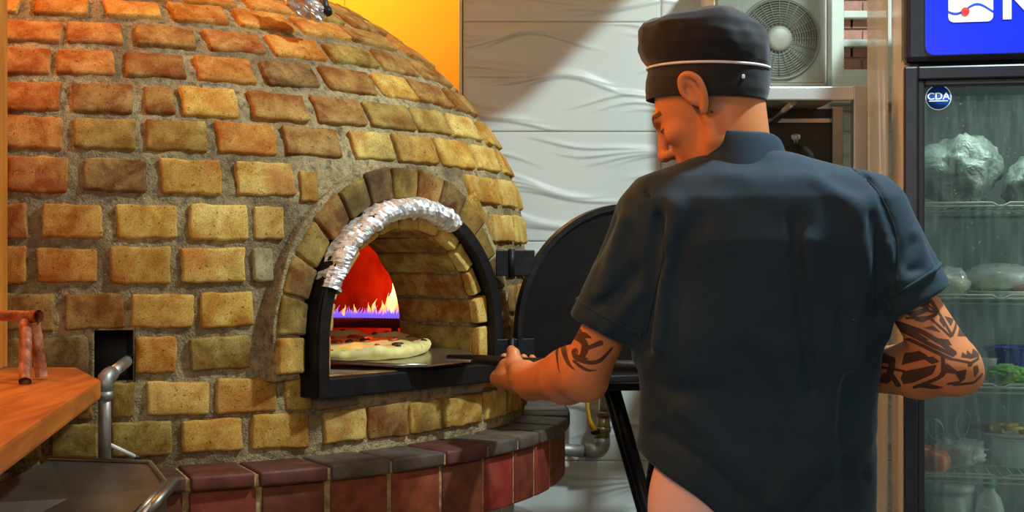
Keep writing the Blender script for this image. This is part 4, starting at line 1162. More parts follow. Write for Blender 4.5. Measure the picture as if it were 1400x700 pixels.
# header
hd = empty('header'); hd.parent = fridge
H1 = 2.02
fpart('header_box', (0.0, -0.005, ZH0), (FW, 0.12, H1), M['fridge_black'], 0.014, hd)
t = NT('blue_sign'); t.set(0.25, color=lin(8, 36, 190)); t.b.inputs['Emission Color'].default_value = lin(6, 36, 215); t.b.inputs['Emission Strength'].default_value = 0.35; M['blue_sign'] = t.m
hx0, hx1, hz0, hz1 = 0.044, FW-0.044, fz(77), H1-0.03
rr_ = 0.02
pl = []
for (cx_, cz_, a0) in ((hx0+rr_, hz0+rr_, math.pi), (hx1-rr_, hz0+rr_, 1.5*math.pi), (hx1-rr_, hz1-rr_, 0), (hx0+rr_, hz1-rr_, .5*math.pi)):
    for a in np.linspace(a0, a0+math.pi/2, 6): pl.append((cx_+rr_*math.cos(a), cz_+rr_*math.sin(a)))
MB().prism(pl, -0.010, -0.003).done('blue_panel', M['blue_sign'], hd)
t = NT('sign_white'); t.set(0.4, color=lin(222, 230, 214)); t.b.inputs['Emission Color'].default_value = lin(215, 228, 208); t.b.inputs['Emission Strength'].default_value = 0.35; M['sign_white'] = t.m
M['sign_red'] = pmat('sign_red', lin(214, 50, 52), 0.4); M['sign_blue'] = pmat('sign_blue', lin(22, 60, 200), 0.4); M['sticker_blue'] = pmat('sticker_blue', lin(20, 84, 200), 0.4)
def fx(px):   # local x on the fridge front of a frame column
    k = (px-700)/FPX; ex, ey = math.cos(FA), math.sin(FA)
    return (k*fr0.y - fr0.x)/(ex - k*ey)
def fzz(px, py):
    x = fx(px); Y = fr0.y + x*math.sin(FA); return CAM_H - (py-350)*Y/FPX
lx0, lx1, lz0 = fx(1296), fx(1357), fzz(1326, 31); lz1 = lz0+0.088
pl = []
rr_ = 0.012
for (cx_, cz_, a0) in ((lx0+rr_, lz0+rr_, math.pi), (lx1-rr_, lz0+rr_, 1.5*math.pi), (lx1-rr_, lz1-rr_, 0), (lx0+rr_, lz1-rr_, .5*math.pi)):
    for a in np.linspace(a0, a0+math.pi/2, 6): pl.append((cx_+rr_*math.cos(a), cz_+rr_*math.sin(a)))
lg = empty('emblem'); lg.parent = hd
MB().prism(pl, -0.0125, -0.0095).done('emblem_plate', M['sign_white'], hd)
# blue wave line across the emblem
wv = []
N_ = 24
zmid = fzz(1326, 14)
def wave(u): return zmid + 0.0095*math.sin(u*2*math.pi*1.05+3.6)
up_ = [(lx0+(lx1-lx0)*i/N_, wave(i/N_)+0.0028+0.001*math.sin(i/N_*3.1)) for i in range(N_+1)]; dn_ = [(p[0], p[1]-0.0058) for p in up_][::-1]
bm = bmesh.new()
for i in range(N_):
    a, b = up_[i], up_[i+1]
    vs = [bm.verts.new((p[0], -0.0132, p[1])) for p in (a, b, (b[0], b[1]-.0055), (a[0], a[1]-.0055))]
    vs2 = [bm.verts.new((p[0], -0.0122, p[1])) for p in (a, b, (b[0], b[1]-.0055), (a[0], a[1]-.0055))]
    bm.faces.new(vs); bm.faces.new(vs2[::-1]); bm.faces.new((vs[0], vs[1], vs2[1], vs2[0])); bm.faces.new((vs[3], vs[2], vs2[2], vs2[3]))
mb = MB(); mb.bm = bm; mb.done('emblem_wave', M['sign_blue'], hd)
bpy.data.objects.remove(lg)
cz = fzz(1319, 17); 
RX = Matrix.Rotation(R(90), 4, 'X')
MB().lathe([(0.0, 0.002), (0.0088, 0.002), (0.0092, 0.0)], n=24, M=Matrix.Translation((fx(1319), -0.0130, cz)) @ RX).done('emblem_dot', M['sign_red'], hd, False)
def text(s, name, size, loc, m, par, extr=0.0006, bold=0.0, sx=1.0, rot=None):
    cu = bpy.data.curves.new(name, 'FONT'); cu.body = s; cu.size = size; cu.extrude = extr; cu.offset = bold; cu.align_x = 'CENTER'; cu.align_y = 'CENTER'; cu.resolution_u = 4
    tmp = bpy.data.objects.new(name, cu); COL.objects.link(tmp)
    dg = bpy.context.evaluated_depsgraph_get(); me = bpy.data.meshes.new_from_object(tmp.evaluated_get(dg)); bpy.data.objects.remove(tmp)
    me.materials.clear()
    o = link(name, me, m, par); o.location = loc; o.rotation_euler = rot or (R(90), 0, 0); o.scale = (sx, 1, 1); return o
text('N', 'letter_n', 0.105, ((fx(1371)+0.036), -0.0115, fzz(1380, 28)+0.0365), M['sign_white'], hd, 0.001, 0.004)
# round sticker on the glass
sk = Vector((fx(1284), 0.021, fzz(1284, 132)))
MB().lathe([(0.0, 0.001), (0.0275, 0.001), (0.0275, 0.0)], n=40, M=Matrix.Translation(sk) @ RX).done('sticker', M['sign_white'], door)
MB().lathe([(0.0, 0.0015), (0.0258, 0.0015), (0.0258, 0.0)], n=40, M=Matrix.Translation(sk) @ RX).done('sticker_disc', M['sticker_blue'], door)
text('CDA', 'sticker_letters', 0.0215, sk+Vector((0, -0.0019, 0.002)), M['sign_white'], door, 0.0003, 0.0003, 1.05)
MB().box((-0.020, -0.0003, -0.0085), (0.020, 0.0003, -0.0068), 0, Matrix.Translation(sk+Vector((0, -0.0019, 0)))).done('sticker_rule', M['sign_white'], door)
# shelves
M['wire'] = pmat('white_wire', lin(206, 214, 196), 0.4, 0.1, 0.05)
shelf_z = [CAM_H-(y-350)*3.26/FPX for y in (283, 408, 528, 650)] + [CAM_H-(770-350)*3.26/FPX]
for zi in shelf_z:
    sh = empty('wire_shelf', (0, 0, zi)); sh.parent = fridge
    mb = MB()
    prof_ = []
    xs_ = [0.042, 0.075, 0.085, 0.20, 0.21, 0.22, 0.23, 0.345, 0.355, 0.365, 0.49, 0.50, 0.51, 0.62, 0.655]
    for dz, r_ in ((0.0, 0.0028), (-0.011, 0.0028)):
        pts = [Vector((0.042, 0.062, dz)), Vector((FW-0.042, 0.062, dz))]
        mb.tube(pts, r_, 8)
    mb.tube([Vector((0.046, 0.058, -0.004)), Vector((0.05, 0.056, 0.008)), Vector((0.19, 0.056, 0.008)), Vector((0.203, 0.056, 0.001)), Vector((0.215, 0.056, 0.001)), Vector((0.228, 0.056, 0.008)), Vector((0.45, 0.056, 0.008)), Vector((0.463, 0.056, 0.001)), Vector((0.475, 0.056, 0.001)), Vector((0.488, 0.056, 0.008)), Vector((0.65, 0.056, 0.008))], 0.0025, 8)
    mb.done('front_rail', M['wire'], sh)
    mb = MB(); mb.tube([Vector((0.042, FD-0.05, 0)), Vector((FW-0.042, FD-0.05, 0))], 0.0028, 8); mb.done('rear_rail', M['wire'], sh)
    mb = MB()
    for k in range(26):
        x = 0.05 + (FW-0.10)*k/25; mb.tube([Vector((x, 0.062, -0.002)), Vector((x, FD-0.05, -0.002))], 0.0016, 6)
    mb.tube([Vector((0.042, 0.3, -0.005)), Vector((FW-0.042, 0.3, -0.005))], 0.0025, 8)
    tag(mb.done('shelf_wires', M['wire'], sh), kind='stuff')
d = light('fridge_tube_light', 'AREA', FM @ Vector((FW/2, 0.10, ZD1-0.06)), 1.7, (0.85, 1.0, 0.92), 0.5, FM @ Vector((FW/2, 0.40, 0.7)), 0.03)

light('fridge_fill_light', 'AREA', FM @ Vector((FW-0.07, 0.085, 0.95)), 2.4, (0.9, 1.0, 0.92), 0.02, FM @ Vector((0.15, 0.35, 0.95)), 1.2)  # added fill inside the fridge, brightens the food on the lower shelves

# things in the fridge (placed on the shelves)
def onshelf(px, depth, k):
    """world point on shelf k for frame column px at local depth"""
    ex, ey = math.cos(FA), math.sin(FA); nx, ny = -math.sin(FA), math.cos(FA)
    kx = (px-700)/FPX
    x = (kx*(fr0.y+depth*ny) - fr0.x - depth*nx)/(ex - kx*ey)
    return Vector((fr0.x + x*ex + depth*nx, fr0.y + x*ey + depth*ny, shelf_z[k]+0.0005))
M['plastic_film'] = NT('plastic_film').set(0.12, color=(0.85, 0.9, 0.88, 1), spec=0.9).m
M['plastic_film'].node_tree.nodes['Principled BSDF'].inputs['Alpha'].default_value = 0.42
t = NT('wrapped_food'); v = t.obj(); n1 = t.noise(v, 22, 5, .6, 1.0)
t.l(t.ramp(n1, [(0.35, lin(96, 106, 100)), (0.6, lin(150, 160, 152))]), t.b.inputs['Base Color']); t.set(0.3, 0.1, spec=0.6); t.bump(n1, 0.8, 0.015); M['wrapped'] = t.m
def lump(name, rx, ry, rz, m, par, seed, amp=0.15, amp2=0.08, flat=True, nu=48, nv=28, loc=(0, 0, 0), smooth=True, f1=2.0, f2=7.0):
    V = []
    for i in range(nv+1):
        th = math.pi*i/nv
        for k in range(nu):
            a = 2*math.pi*k/nu; d = (math.sin(th)*math.cos(a), math.sin(th)*math.sin(a), math.cos(th))
            r_ = 1 + amp*float(vnoise(d[0]*f1, d[1]*f1, d[2]*f1, seed)) + amp2*abs(float(vnoise(d[0]*f2, d[1]*f2, d[2]*f2, seed+3)))
            z = rz*(1+d[2]*r_)
            V.append((d[0]*r_*rx, d[1]*r_*ry, max(0.0, z) if flat else z))
    F = [(i*nu+k, i*nu+(k+1) % nu, (i+1)*nu+(k+1) % nu, (i+1)*nu+k) for i in range(nv) for k in range(nu)]
    o = link(name, mesh_np(name, V, F, smooth), m, par); o.location = loc; return o
# top shelf: wrapped bundles
for i, (px, dp, rx, ry, rz, lb) in enumerate(((1312, 0.22, 0.085, 0.09, 0.085, 'large silvery plastic wrapped bundle on the top fridge shelf, left'), (1408, 0.20, 0.058, 0.09, 0.055, 'lower silvery plastic wrapped bundle at the right of the top fridge shelf'))):
    o = lump('wrapped_bundle', rx, ry, rz, M['wrapped'], None, 20+i, 0.25, 0.14); o.location = onshelf(px, dp, 0); tag(o, lb, 'food bundle', 'bundles on the top fridge shelf')
    
# second shelf: cheese bag, covered plate
cb = tag(empty('cheese_bag', onshelf(1296, 0.17, 1)), 'bag of yellow grated cheese on the second fridge shelf', 'bag')
M['cheese_y'] = pmat('grated_cheese', lin(206, 184, 108), 0.5, 0, 0.2, 60, 0.5, 120, 0.004)
lump('cheese_fill', 0.036, 0.05, 0.024, M['cheese_y'], cb, 5, .2, .1, loc=(0, 0, 0.001)); lump('bag_film', 0.043, 0.056, 0.033, M['plastic_film'], cb, 6, .2, .15)
cv = tag(empty('covered_plate', onshelf(1366, 0.22, 1)), 'plate heaped with food under cling film on the second fridge shelf', 'plate')
M['ceramic'] = pmat('white_ceramic', lin(214, 214, 204), 0.25); M['pale_food'] = pmat('pale_food', lin(176, 178, 150), 0.6, 0, 0.2, 30, .3); M['meat'] = pmat('meat', lin(156, 84, 66), 0.5, 0, 0.2, 30)
MB().lathe([(0.0, 0.0), (0.05, 0.0), (0.085, 0.012), (0.086, 0.015), (0.05, 0.004), (0.0, 0.003)], n=40).done('plate_dish', M['ceramic'], cv, True)
lump('food_mound', 0.066, 0.06, 0.026, M['pale_food'], cv, 8, .15, .1, loc=(0, 0, 0.006)); lump('meat_slice', 0.022, 0.03, 0.008, M['meat'], cv, 9, loc=(0.03, -0.055, 0.012)); lump('cling_film', 0.082, 0.08, 0.034, M['plastic_film'], cv, 10, .06, .1, loc=(0, 0, 0.008))
# third shelf: glass jars, blue bowl, lettuce
M['blue_plastic'] = pmat('blue_plastic', lin(22, 58, 150), 0.35); M['lettuce'] = pmat('lettuce', lin(110, 168, 52), 0.5, 0, 0.3, 30, .4)
bb = tag(empty('blue_bowl', onshelf(1388, 0.26, 2)), 'blue plastic bowl on the third fridge shelf', 'bowl')
MB().lathe([(0.0, 0.0), (0.045, 0.0), (0.050, 0.004), (0.066, 0.075), (0.071, 0.078), (0.068, 0.080), (0.062, 0.074), (0.046, 0.006), (0.0, 0.004)], n=40).done('bowl_body', M['blue_plastic'], bb, True)
MB().lathe([(0.062, 0.068), (0.067, 0.069), (0.067, 0.073), (0.062, 0.072)], n=40).done('bowl_rim_band', M['blue_plastic'], bb, True)
lt = tag(empty('lettuce', onshelf(1388, 0.125, 2)), 'heap of bright green lettuce in front of the blue bowl', 'lettuce')
for i in range(9):
    rn = random.Random(i)
    lump('leaf', 0.030, 0.022, 0.010, M['lettuce'], lt, 60+i, .45, .35, loc=(rn.uniform(-.035, .035), rn.uniform(-.03, .03), 0.0+0.003*i), f2=4)
M['jar_glass'] = NT('container_plastic').set(0.15, color=(0.75, 0.82, 0.80, 1), spec=0.7).m
M['jar_glass'].node_tree.nodes['Principled BSDF'].inputs['Alpha'].default_value = 0.45
gb = tag(empty('clear_container', onshelf(1346, 0.16, 2)), 'clear plastic container beside the blue bowl', 'container')
MB().lathe([(0.0, 0.0), (0.022, 0.0), (0.027, 0.055), (0.0285, 0.058), (0.026, 0.058), (0.0205, 0.003), (0.0, 0.003)], n=28).done('container_body', M['jar_glass'], gb, True)
lump('contents', 0.019, 0.019, 0.016, M['pale_food'], gb, 4, loc=(0, 0, 0.004))
# fourth shelf: onions, bag, plate of dough on a bowl
M['onion'] = pmat('onion_skin', lin(206, 98, 34), 0.35, 0, 0.2, 25, .1)
for i, (px, dp, rx, lb) in enumerate(((1279, 0.10, 0.033, 'orange brown onion at the front of the fourth fridge shelf'), (1262, 0.155, 0.034, 'paler onion half hidden behind the front onion'))):
    on = tag(empty('onion', onshelf(px, dp, 3)), lb, 'onion', 'onions in the fridge')
    lump('bulb', rx, rx, rx*0.86, M['onion'], on, 2+i, .04, 0.0, flat=False)
    MB().tube([(0, 0, rx*1.68), (0.001, 0, rx*1.95)], [.004, .0015], 8).done('stem', M['onion'], on)
bag = tag(empty('plastic_bag', onshelf(1306, 0.22, 3)), 'white knotted plastic bag with loop handles on the fourth fridge shelf', 'bag')
t = NT('bag_white'); t.set(0.25, color=(0.78, 0.82, 0.80, 1), spec=0.7); t.b.inputs['Alpha'].default_value = 0.72; v = t.obj(); t.bump(t.noise(v, 45, 5, .6, 1.5), .9, .01); M['bag'] = t.m
lump('bag_body', 0.062, 0.055, 0.034, M['bag'], bag, 31, .3, .3, f2=5)
for (cx_, cz_, w_, h_, tl) in ((0.016, 0.098, 0.018, 0.034, .15), (-0.046, 0.085, 0.020, 0.030, -.5)):
    V = []; F = []; n_ = 26
    for i in range(n_):
        a = 2*math.pi*i/n_; tw = 0.5*math.sin(a*2)
        p = Vector((w_*math.sin(a), 0.006*math.sin(2*a), h_*-math.cos(a)*1.0)); p = Matrix.Rotation(tl, 3, 'Y') @ p + Vector((cx_, 0, cz_))
        wd = 0.011*(0.6+0.4*abs(math.cos(a)))
        for s_ in (-1, 0, 1): V.append(p + Vector((0.35*s_*wd*math.sin(a), s_*wd, 0.25*s_*wd*math.cos(3*a))))
    F = [(i*3+j, i*3+j+1, ((i+1) % n_)*3+j+1, ((i+1) % n_)*3+j) for i in range(n_) for j in range(2)]
    o = link('bag_handle', mesh_np('bag_handle', V, F), M['bag'], bag); so = o.modifiers.new('t', 'SOLIDIFY'); so.thickness = 0.0012
sb = tag(empty('steel_bowl', onshelf(1392, 0.27, 3)), 'glass bowl under the plate of dough on the fourth fridge shelf', 'bowl')
MB().lathe([(0.0, 0.0), (0.05, 0.0), (0.075, 0.060), (0.080, 0.066), (0.073, 0.062), (0.048, 0.003), (0.0, 0.003)], n=36).done('bowl_body', M['jar_glass'], sb, True)
MB().lathe([(0.0765, 0.064), (0.081, 0.066), (0.081, 0.0695), (0.074, 0.069), (0.0735, 0.064)], n=36).done('bowl_lip', M['jar_glass'], sb, True); sb.name = 'glass_bowl'
dp_ = tag(empty('dough_plate', onshelf(1392, 0.27, 3)+Vector((0, 0, 0.070))), 'wide white plate of cut yellow dough resting on the glass bowl', 'plate')
MB().lathe([(0.0, 0.0), (0.06, 0.0), (0.112, 0.012), (0.113, 0.015), (0.06, 0.005), (0.0, 0.004)], n=48).done('plate_dish', M['ceramic'], dp_, True)
M['dough_y'] = pmat('yellow_dough', lin(186, 164, 84), 0.6, 0, 0.25, 40, .4)
for i in range(22):
    rn = random.Random(i+50); a = rn.uniform(0, 6.28); r_ = 0.08*math.sqrt(rn.random())
    lump('dough_piece', 0.024, 0.008, 0.006, M['dough_y'], dp_, i, .2, .1, nu=14, nv=8, loc=(r_*math.cos(a), r_*math.sin(a), 0.005+0.006*(1-r_/0.09)+rn.uniform(0, .005))).rotation_euler = (0, 0, rn.uniform(0, 3))
# bottom shelf: bucket and bottle
bk = tag(empty('plastic_bucket', onshelf(1292, 0.18, 4)), 'whitish plastic bucket with lid on the lowest fridge shelf', 'bucket')
M['cloudy'] = pmat('cloudy_plastic', lin(160, 172, 168), 0.35, 0, 0.08)
MB().lathe([(0.0, 0.0), (0.055, 0.0), (0.064, 0.15), (0.0, 0.15)], n=36).done('bucket_body', M['cloudy'], bk, True)
MB().lathe([(0.0, 0.166), (0.060, 0.166), (0.068, 0.162), (0.068, 0.148), (0.064, 0.148)], n=36).done('bucket_lid', M['cloudy'], bk, True)
bt_ = tag(empty('bottle', onshelf(1353, 0.16, 4)), 'clear bottle with green cap on the lowest fridge shelf', 'bottle')
M['green'] = pmat('green_cap', lin(30, 150, 60), 0.4)
MB().lathe([(0.0, 0.0), (0.030, 0.0), (0.032, 0.004), (0.032, 0.11), (0.024, 0.138), (0.012, 0.152), (0.012, 0.165), (0.0, 0.165)], n=28).done('bottle_body', M['jar_glass'], bt_, True)
MB().lathe([(0.0, 0.182), (0.013, 0.182), (0.0145, 0.178), (0.0145, 0.160), (0.012, 0.160)], n=24).done('cap', M['green'], bt_, True)
MB().lathe([(0.0323, 0.04), (0.0326, 0.041), (0.0326, 0.085), (0.0323, 0.086)], n=28).done('bottle_label', M['cloudy'], bt_, True)
# ------------------------------------------------------------------ signed distance modelling (numpy) for body and clothes
class Field:
    def __init__(s, lo, hi, h, far=0.06):
        s.lo = np.array(lo, float); s.h = h; s.n = np.ceil((np.array(hi)-s.lo)/h).astype(int)+1
        s.F = np.full(tuple(s.n), far, dtype=np.float32); s.ax = [s.lo[i]+h*np.arange(s.n[i]) for i in range(3)]
    def _slab(s, lo, hi, pad):
        a = np.maximum(0, np.floor((np.array(lo)-pad-s.lo)/s.h).astype(int)); b = np.minimum(s.n, np.ceil((np.array(hi)+pad-s.lo)/s.h).astype(int)+1)
        if np.any(b <= a): return None
        sl = tuple(slice(a[i], b[i]) for i in range(3))
        return sl, s.ax[0][sl[0]][:, None, None], s.ax[1][sl[1]][None, :, None], s.ax[2][sl[2]][None, None, :]
    def put(s, fn, lo, hi, k=0.01, op='u'):
        r = s._slab(lo, hi, k+0.03)
        if r is None: return s
        sl, x, y, z = r; d = fn(x, y, z).astype(np.float32); F = s.F[sl]
        if op == 's':
            d = -d; h = np.clip(0.5-0.5*(d-F)/k, 0, 1) if k > 0 else 0
            h = np.clip(0.5+0.5*(d-F)/k, 0, 1); s.F[sl] = F*(1-h)+d*h + k*h*(1-h)
        elif op == 'a': s.F[sl] = F + d
        else:
            h = np.clip(0.5+0.5*(F-d)/k, 0, 1); s.F[sl] = F*(1-h)+d*h - k*h*(1-h)
        return s
    def cone(s, a, b, r1, r2, k=0.01, op='u'):
        a = np.array(a, float); b = np.array(b, float); ab = b-a; L2 = float(ab@ab)+1e-12; rm = max(r1, r2)
        def fn(x, y, z):
            px, py, pz = x-a[0], y-a[1], z-a[2]; t = np.clip((px*ab[0]+py*ab[1]+pz*ab[2])/L2, 0, 1)
            return np.sqrt((px-t*ab[0])**2+(py-t*ab[1])**2+(pz-t*ab[2])**2) - (r1+(r2-r1)*t)
        return s.put(fn, np.minimum(a, b)-rm, np.maximum(a, b)+rm, k, op)
    def chain(s, pts, rs, k=0.01, op='u'):
        for i in range(len(pts)-1): s.cone(pts[i], pts[i+1], rs[i], rs[i+1], k, op)
        return s
    def ell(s, c, r, Rm=None, k=0.01, op='u'):
        c = np.array(c, float); r = np.array(r, float); Rm = np.eye(3) if Rm is None else np.array(Rm); rm = r.max()
        def fn(x, y, z):
            p = (x-c[0], y-c[1], z-c[2]); q = [Rm[0, i]*p[0]+Rm[1, i]*p[1]+Rm[2, i]*p[2] for i in range(3)]
            k0 = np.sqrt((q[0]/r[0])**2+(q[1]/r[1])**2+(q[2]/r[2])**2); k1 = np.sqrt((q[0]/r[0]**2)**2+(q[1]/r[1]**2)**2+(q[2]/r[2]**2)**2)+1e-9
            return k0*(k0-1)/k1
        return s.put(fn, c-rm, c+rm, k, op)
    def mesh(s):
        F = s.F; n = F.shape; ins = F < 0
        c = np.zeros((n[0]-1, n[1]-1, n[2]-1), np.uint8)
        for a in (0, 1):
            for b in (0, 1):
                for d in (0, 1): c += ins[a:n[0]-1+a, b:n[1]-1+b, d:n[2]-1+d]
        act = (c > 0) & (c < 8); idx = np.argwhere(act); N = len(idx)
        num = np.full(act.shape, -1, np.int32); num[tuple(idx.T)] = np.arange(N)
        P = np.zeros((N, 3)); W_ = np.zeros(N)
        i, j, k = idx.T
        cor = [(a, b, d) for a in (0, 1) for b in (0, 1) for d in (0, 1)]; val = {q: F[i+q[0], j+q[1], k+q[2]].astype(float) for q in cor}
        for q in cor:
            for axs in range(3):
                if q[axs] == 0:
                    q2 = list(q); q2[axs] = 1; q2 = tuple(q2); va, vb = val[q], val[q2]; m = (va < 0) != (vb < 0)
                    t = np.where(m, va/(va-vb+1e-12), 0)
                    for c3 in range(3): P[:, c3] += np.where(m, q[c3] + (t if c3 == axs else 0), 0)
                    W_ += m
        P = (P/W_[:, None] + idx)*s.h + s.lo
        quads = []
        for axs in range(3):
            o1, o2 = (axs+1) % 3, (axs+2) % 3
            sl0 = [slice(None)]*3; sl1 = [slice(None)]*3; sl0[axs] = slice(0, n[axs]-1); sl1[axs] = slice(1, n[axs])
            A, B = ins[tuple(sl0)], ins[tuple(sl1)]; e = np.argwhere(A != B)
            e = e[(e[:, o1] > 0) & (e[:, o2] > 0) & (e[:, o1] < n[o1]-1) & (e[:, o2] < n[o2]-1)]
            flip = ~A[tuple(e.T)]
            def cell(d1, d2):
                q = e.copy(); q[:, o1] -= d1; q[:, o2] -= d2; return num[tuple(q.T)]
            Q = np.stack([cell(1, 1), cell(0, 1), cell(0, 0), cell(1, 0)], -1); Q[flip] = Q[flip][:, ::-1]
            quads.append(Q)
        Q = np.concatenate(quads); Q = Q[(Q >= 0).all(1)]
        return P, Q
def relax(P, Q, it=2, lam=0.5):
    for _ in range(it):
        S = np.zeros_like(P); C_ = np.zeros(len(P))
        for a, b in ((0, 1), (1, 2), (2, 3), (3, 0)):
            np.add.at(S, Q[:, a], P[Q[:, b]]); np.add.at(S, Q[:, b], P[Q[:, a]]); np.add.at(C_, Q[:, a], 1); np.add.at(C_, Q[:, b], 1)
        P = P + lam*(S/np.maximum(C_, 1)[:, None]-P)
    return P
A3 = lambda v: np.array(v, float)
def curve(pts, n=8):
    out = []; pts = [A3(p) for p in pts]
    for i in range(len(pts)-1):
        p0, p1, p2, p3 = pts[max(i-1, 0)], pts[i], pts[i+1], pts[min(i+2, len(pts)-1)]
        for k in range(n):
            t = k/n; out.append(0.5*((2*p1)+(-p0+p2)*t+(2*p0-5*p1+4*p2-p3)*t*t+(-p0+3*p1-3*p2+p3)*t**3))
    out.append(pts[-1]); return out

# key points of the cook, standing with his back to us
sh_l = A3(W(897, 312, 2.50)); el_l = A3(W(797, 512, 2.58)); wr_l = A3(W(728, 522, 2.82))
sh_r = A3(W(1180, 305, 2.42)); el_r = A3(W(1302, 502, 2.36)); wr_r = A3(W(1165, 508, 2.60))
hip = A3((0.42, 2.52, 0.86)); neck0 = A3(W(1012, 232, 2.47)); neck1 = A3(W(988, 150, 2.48))
base = Vector((0.42, 2.54, 0.0))
cook = tag(empty('person', base), 'cook in dark shirt and black cap, back turned, sliding pizza into the oven', 'person')
KI = Matrix.Translation(-base)

# head frame
yaw = R(180-27); pitch = R(29)
fwd = A3((math.cos(yaw)*math.cos(pitch), math.sin(yaw)*math.cos(pitch), -math.sin(pitch)))
left = A3((-math.sin(yaw), math.cos(yaw), 0)); upv = np.cross(fwd, left)
HR = np.stack([fwd, left, upv], 1)        # columns
HC = A3(W(969, 137, 2.49))
HSC = 1.0
def H(x, y, z): return HC + HR @ (A3((x, y, z))*HSC)
Bf = Field((-0.07, 2.24, 0.90), (0.80, 3.0, 1.66), 0.0026)
# skull and face
def he(c, r, k, op='u', rot=None):
    Rm = HR if rot is None else HR @ np.array(rot.to_matrix()); Bf.ell(H(*c), A3(r)*HSC, Rm, k, op)
def hc(a, b, r1, r2, k, op='u'): Bf.cone(H(*a), H(*b), r1*HSC, r2*HSC, k, op)
he((-0.008, 0, 0.018), (0.090, 0.073, 0.082), 0.01)
he((0.035, 0, -0.010), (0.060, 0.062, 0.075), 0.02)
he((0.045, 0, -0.060), (0.046, 0.050, 0.058), 0.02)
he((0.066, 0, -0.100), (0.024, 0.026, 0.020), 0.02)
for s_ in (1, -1):
    hc((-0.002, 0.060*s_, -0.050), (0.008, 0.055*s_, -0.078), 0.013, 0.012, 0.02)
    hc((0.008, 0.055*s_, -0.078), (0.062, 0.020*s_, -0.104), 0.012, 0.014, 0.02)
    he((0.062, 0.044*s_, -0.030), (0.022, 0.018, 0.017), 0.015)
    hc((0.084, 0.038*s_, 0.012), (0.094, 0.012*s_, 0.010), 0.009, 0.010, 0.012)
    he((0.094, 0.033*s_, -0.010), (0.013, 0.017, 0.011), 0.008, 's')
    he((0.077, 0.032*s_, -0.012), (0.0125, 0.0145, 0.0115), 0.004)
    hc((0.086, 0.046*s_, -0.013), (0.0905, 0.022*s_, -0.0125), 0.0022, 0.0022, 0.003)
    he((0.103, 0.013*s_, -0.047), (0.011, 0.008, 0.008), 0.006)
    he((0.104, 0.008*s_, -0.0545), (0.005, 0.004, 0.004), 0.003, 's')
hc((0.093, 0, 0.004), (0.117, 0, -0.040), 0.008, 0.0095, 0.010)
he((0.114, 0, -0.044), (0.0115, 0.010, 0.0095), 0.006)
he((0.084, 0, -0.072), (0.016, 0.024, 0.018), 0.012)
hc((0.088, 0.021, -0.0745), (0.101, 0, -0.0715), 0.003, 0.0060, 0.005); hc((0.088, -0.021, -0.0745), (0.101, 0, -0.0715), 0.003, 0.0060, 0.005)
hc((0.088, 0.019, -0.078), (0.098, 0, -0.083), 0.003, 0.0065, 0.005); hc((0.088, -0.019, -0.078), (0.098, 0, -0.083), 0.003, 0.0065, 0.005)
hc((0.092, 0.022, -0.0765), (0.1055, 0, -0.0770), 0.0010, 0.0014, 0.003, 's'); hc((0.092, -0.022, -0.0765), (0.1055, 0, -0.0770), 0.0010, 0.0014, 0.003, 's')
# ears
for s_ in (1, -1):
    o = lambda x, y, z: (x, s_*y, z)
    ch_ = [o(0.006, 0.079, -0.010), o(0.010, 0.087, 0.012), o(0.001, 0.094, 0.030), o(-0.014, 0.097, 0.031), o(-0.025, 0.096, 0.016), o(-0.024, 0.091, -0.004), o(-0.014, 0.084, -0.022), o(-0.004, 0.079, -0.032)]
    cc__ = curve(ch_, 5); rr__ = np.interp(np.linspace(0, 7, len(cc__)), range(8), [.0045, .0045, .005, .005, .005, .0045, .0055, .006]); Bf.chain([H(*p) for p in cc__], list(rr__), 0.003)
    he(o(-0.007, 0.086, 0.004), (0.017, 0.006, 0.028), 0.006, rot=Euler((R(-14*s_), 0, R(24*s_))))
    he(o(-0.002, 0.094, 0.004), (0.008, 0.006, 0.014), 0.005, 's')
    hc(o(0.005, 0.078, -0.006), o(0.003, 0.079, 0.000), .005, .004, 0.004)
# neck and upper trunk
Bf.cone(H(-0.035, 0, -0.020), neck0 + A3((0, 0, -0.02)), 0.056, 0.058, 0.02)
Bf.cone(H(0.000, 0, -0.06), neck0 + A3((-0.01, 0.03, -0.03)), 0.045, 0.056, 0.03)
Bf.cone(neck0 + A3((-0.09, 0, -0.075)), neck0 + A3((0.10, -0.02, -0.085)), 0.045, 0.045, 0.02)
cen = A3((0.415, 2.50, 1.25))
Bf.ell(cen - A3((0, 0, 0.03)), (0.175, 0.095, 0.13), np.array(Matrix.Rotation(R(-10), 3, 'Z')), 0.05)
Bf.ell((0.42, 2.51, 1.05), (0.150, 0.09, 0.20), np.array(Matrix.Rotation(R(-10), 3, 'Z')), 0.05)
for a, b in ((neck0 + A3((-0.07, 0, -0.075)), sh_l+A3((0.02, 0, 0))), (neck0+A3((0.07, 0, -0.085)), sh_r+A3((-0.02, 0, 0)))): Bf.cone(a, b, 0.038, 0.044, 0.02)
# arms: upper arm, forearm with muscle, elbow
def arm(sh, el, wr, bulge):
    Bf.cone(sh, sh+(el-sh)*0.45, 0.044, 0.040, 0.03); Bf.cone(sh+(el-sh)*0.45, el, 0.040, 0.043, 0.02)
    m = el+(wr-el)*0.30
    Bf.cone(el, m, 0.042, 0.047, 0.02); Bf.cone(m, wr, 0.047, 0.034, 0.02)
    Bf.ell(el + (wr-el)*0.2 + bulge, (0.036, 0.036, 0.036), None, 0.03)
arm(sh_l, el_l, wr_l, A3((0.004, -0.010, 0.016))); arm(sh_r, el_r, wr_r, A3((0.0, -0.012, 0.010)))
Bf.ell(el_l + A3((0.012, -0.006, -0.022)), (0.022, 0.022, 0.020), None, 0.02)
Bf.ell(el_r + A3((0.022, -0.004, -0.016)), (0.022, 0.022, 0.020), None, 0.02)
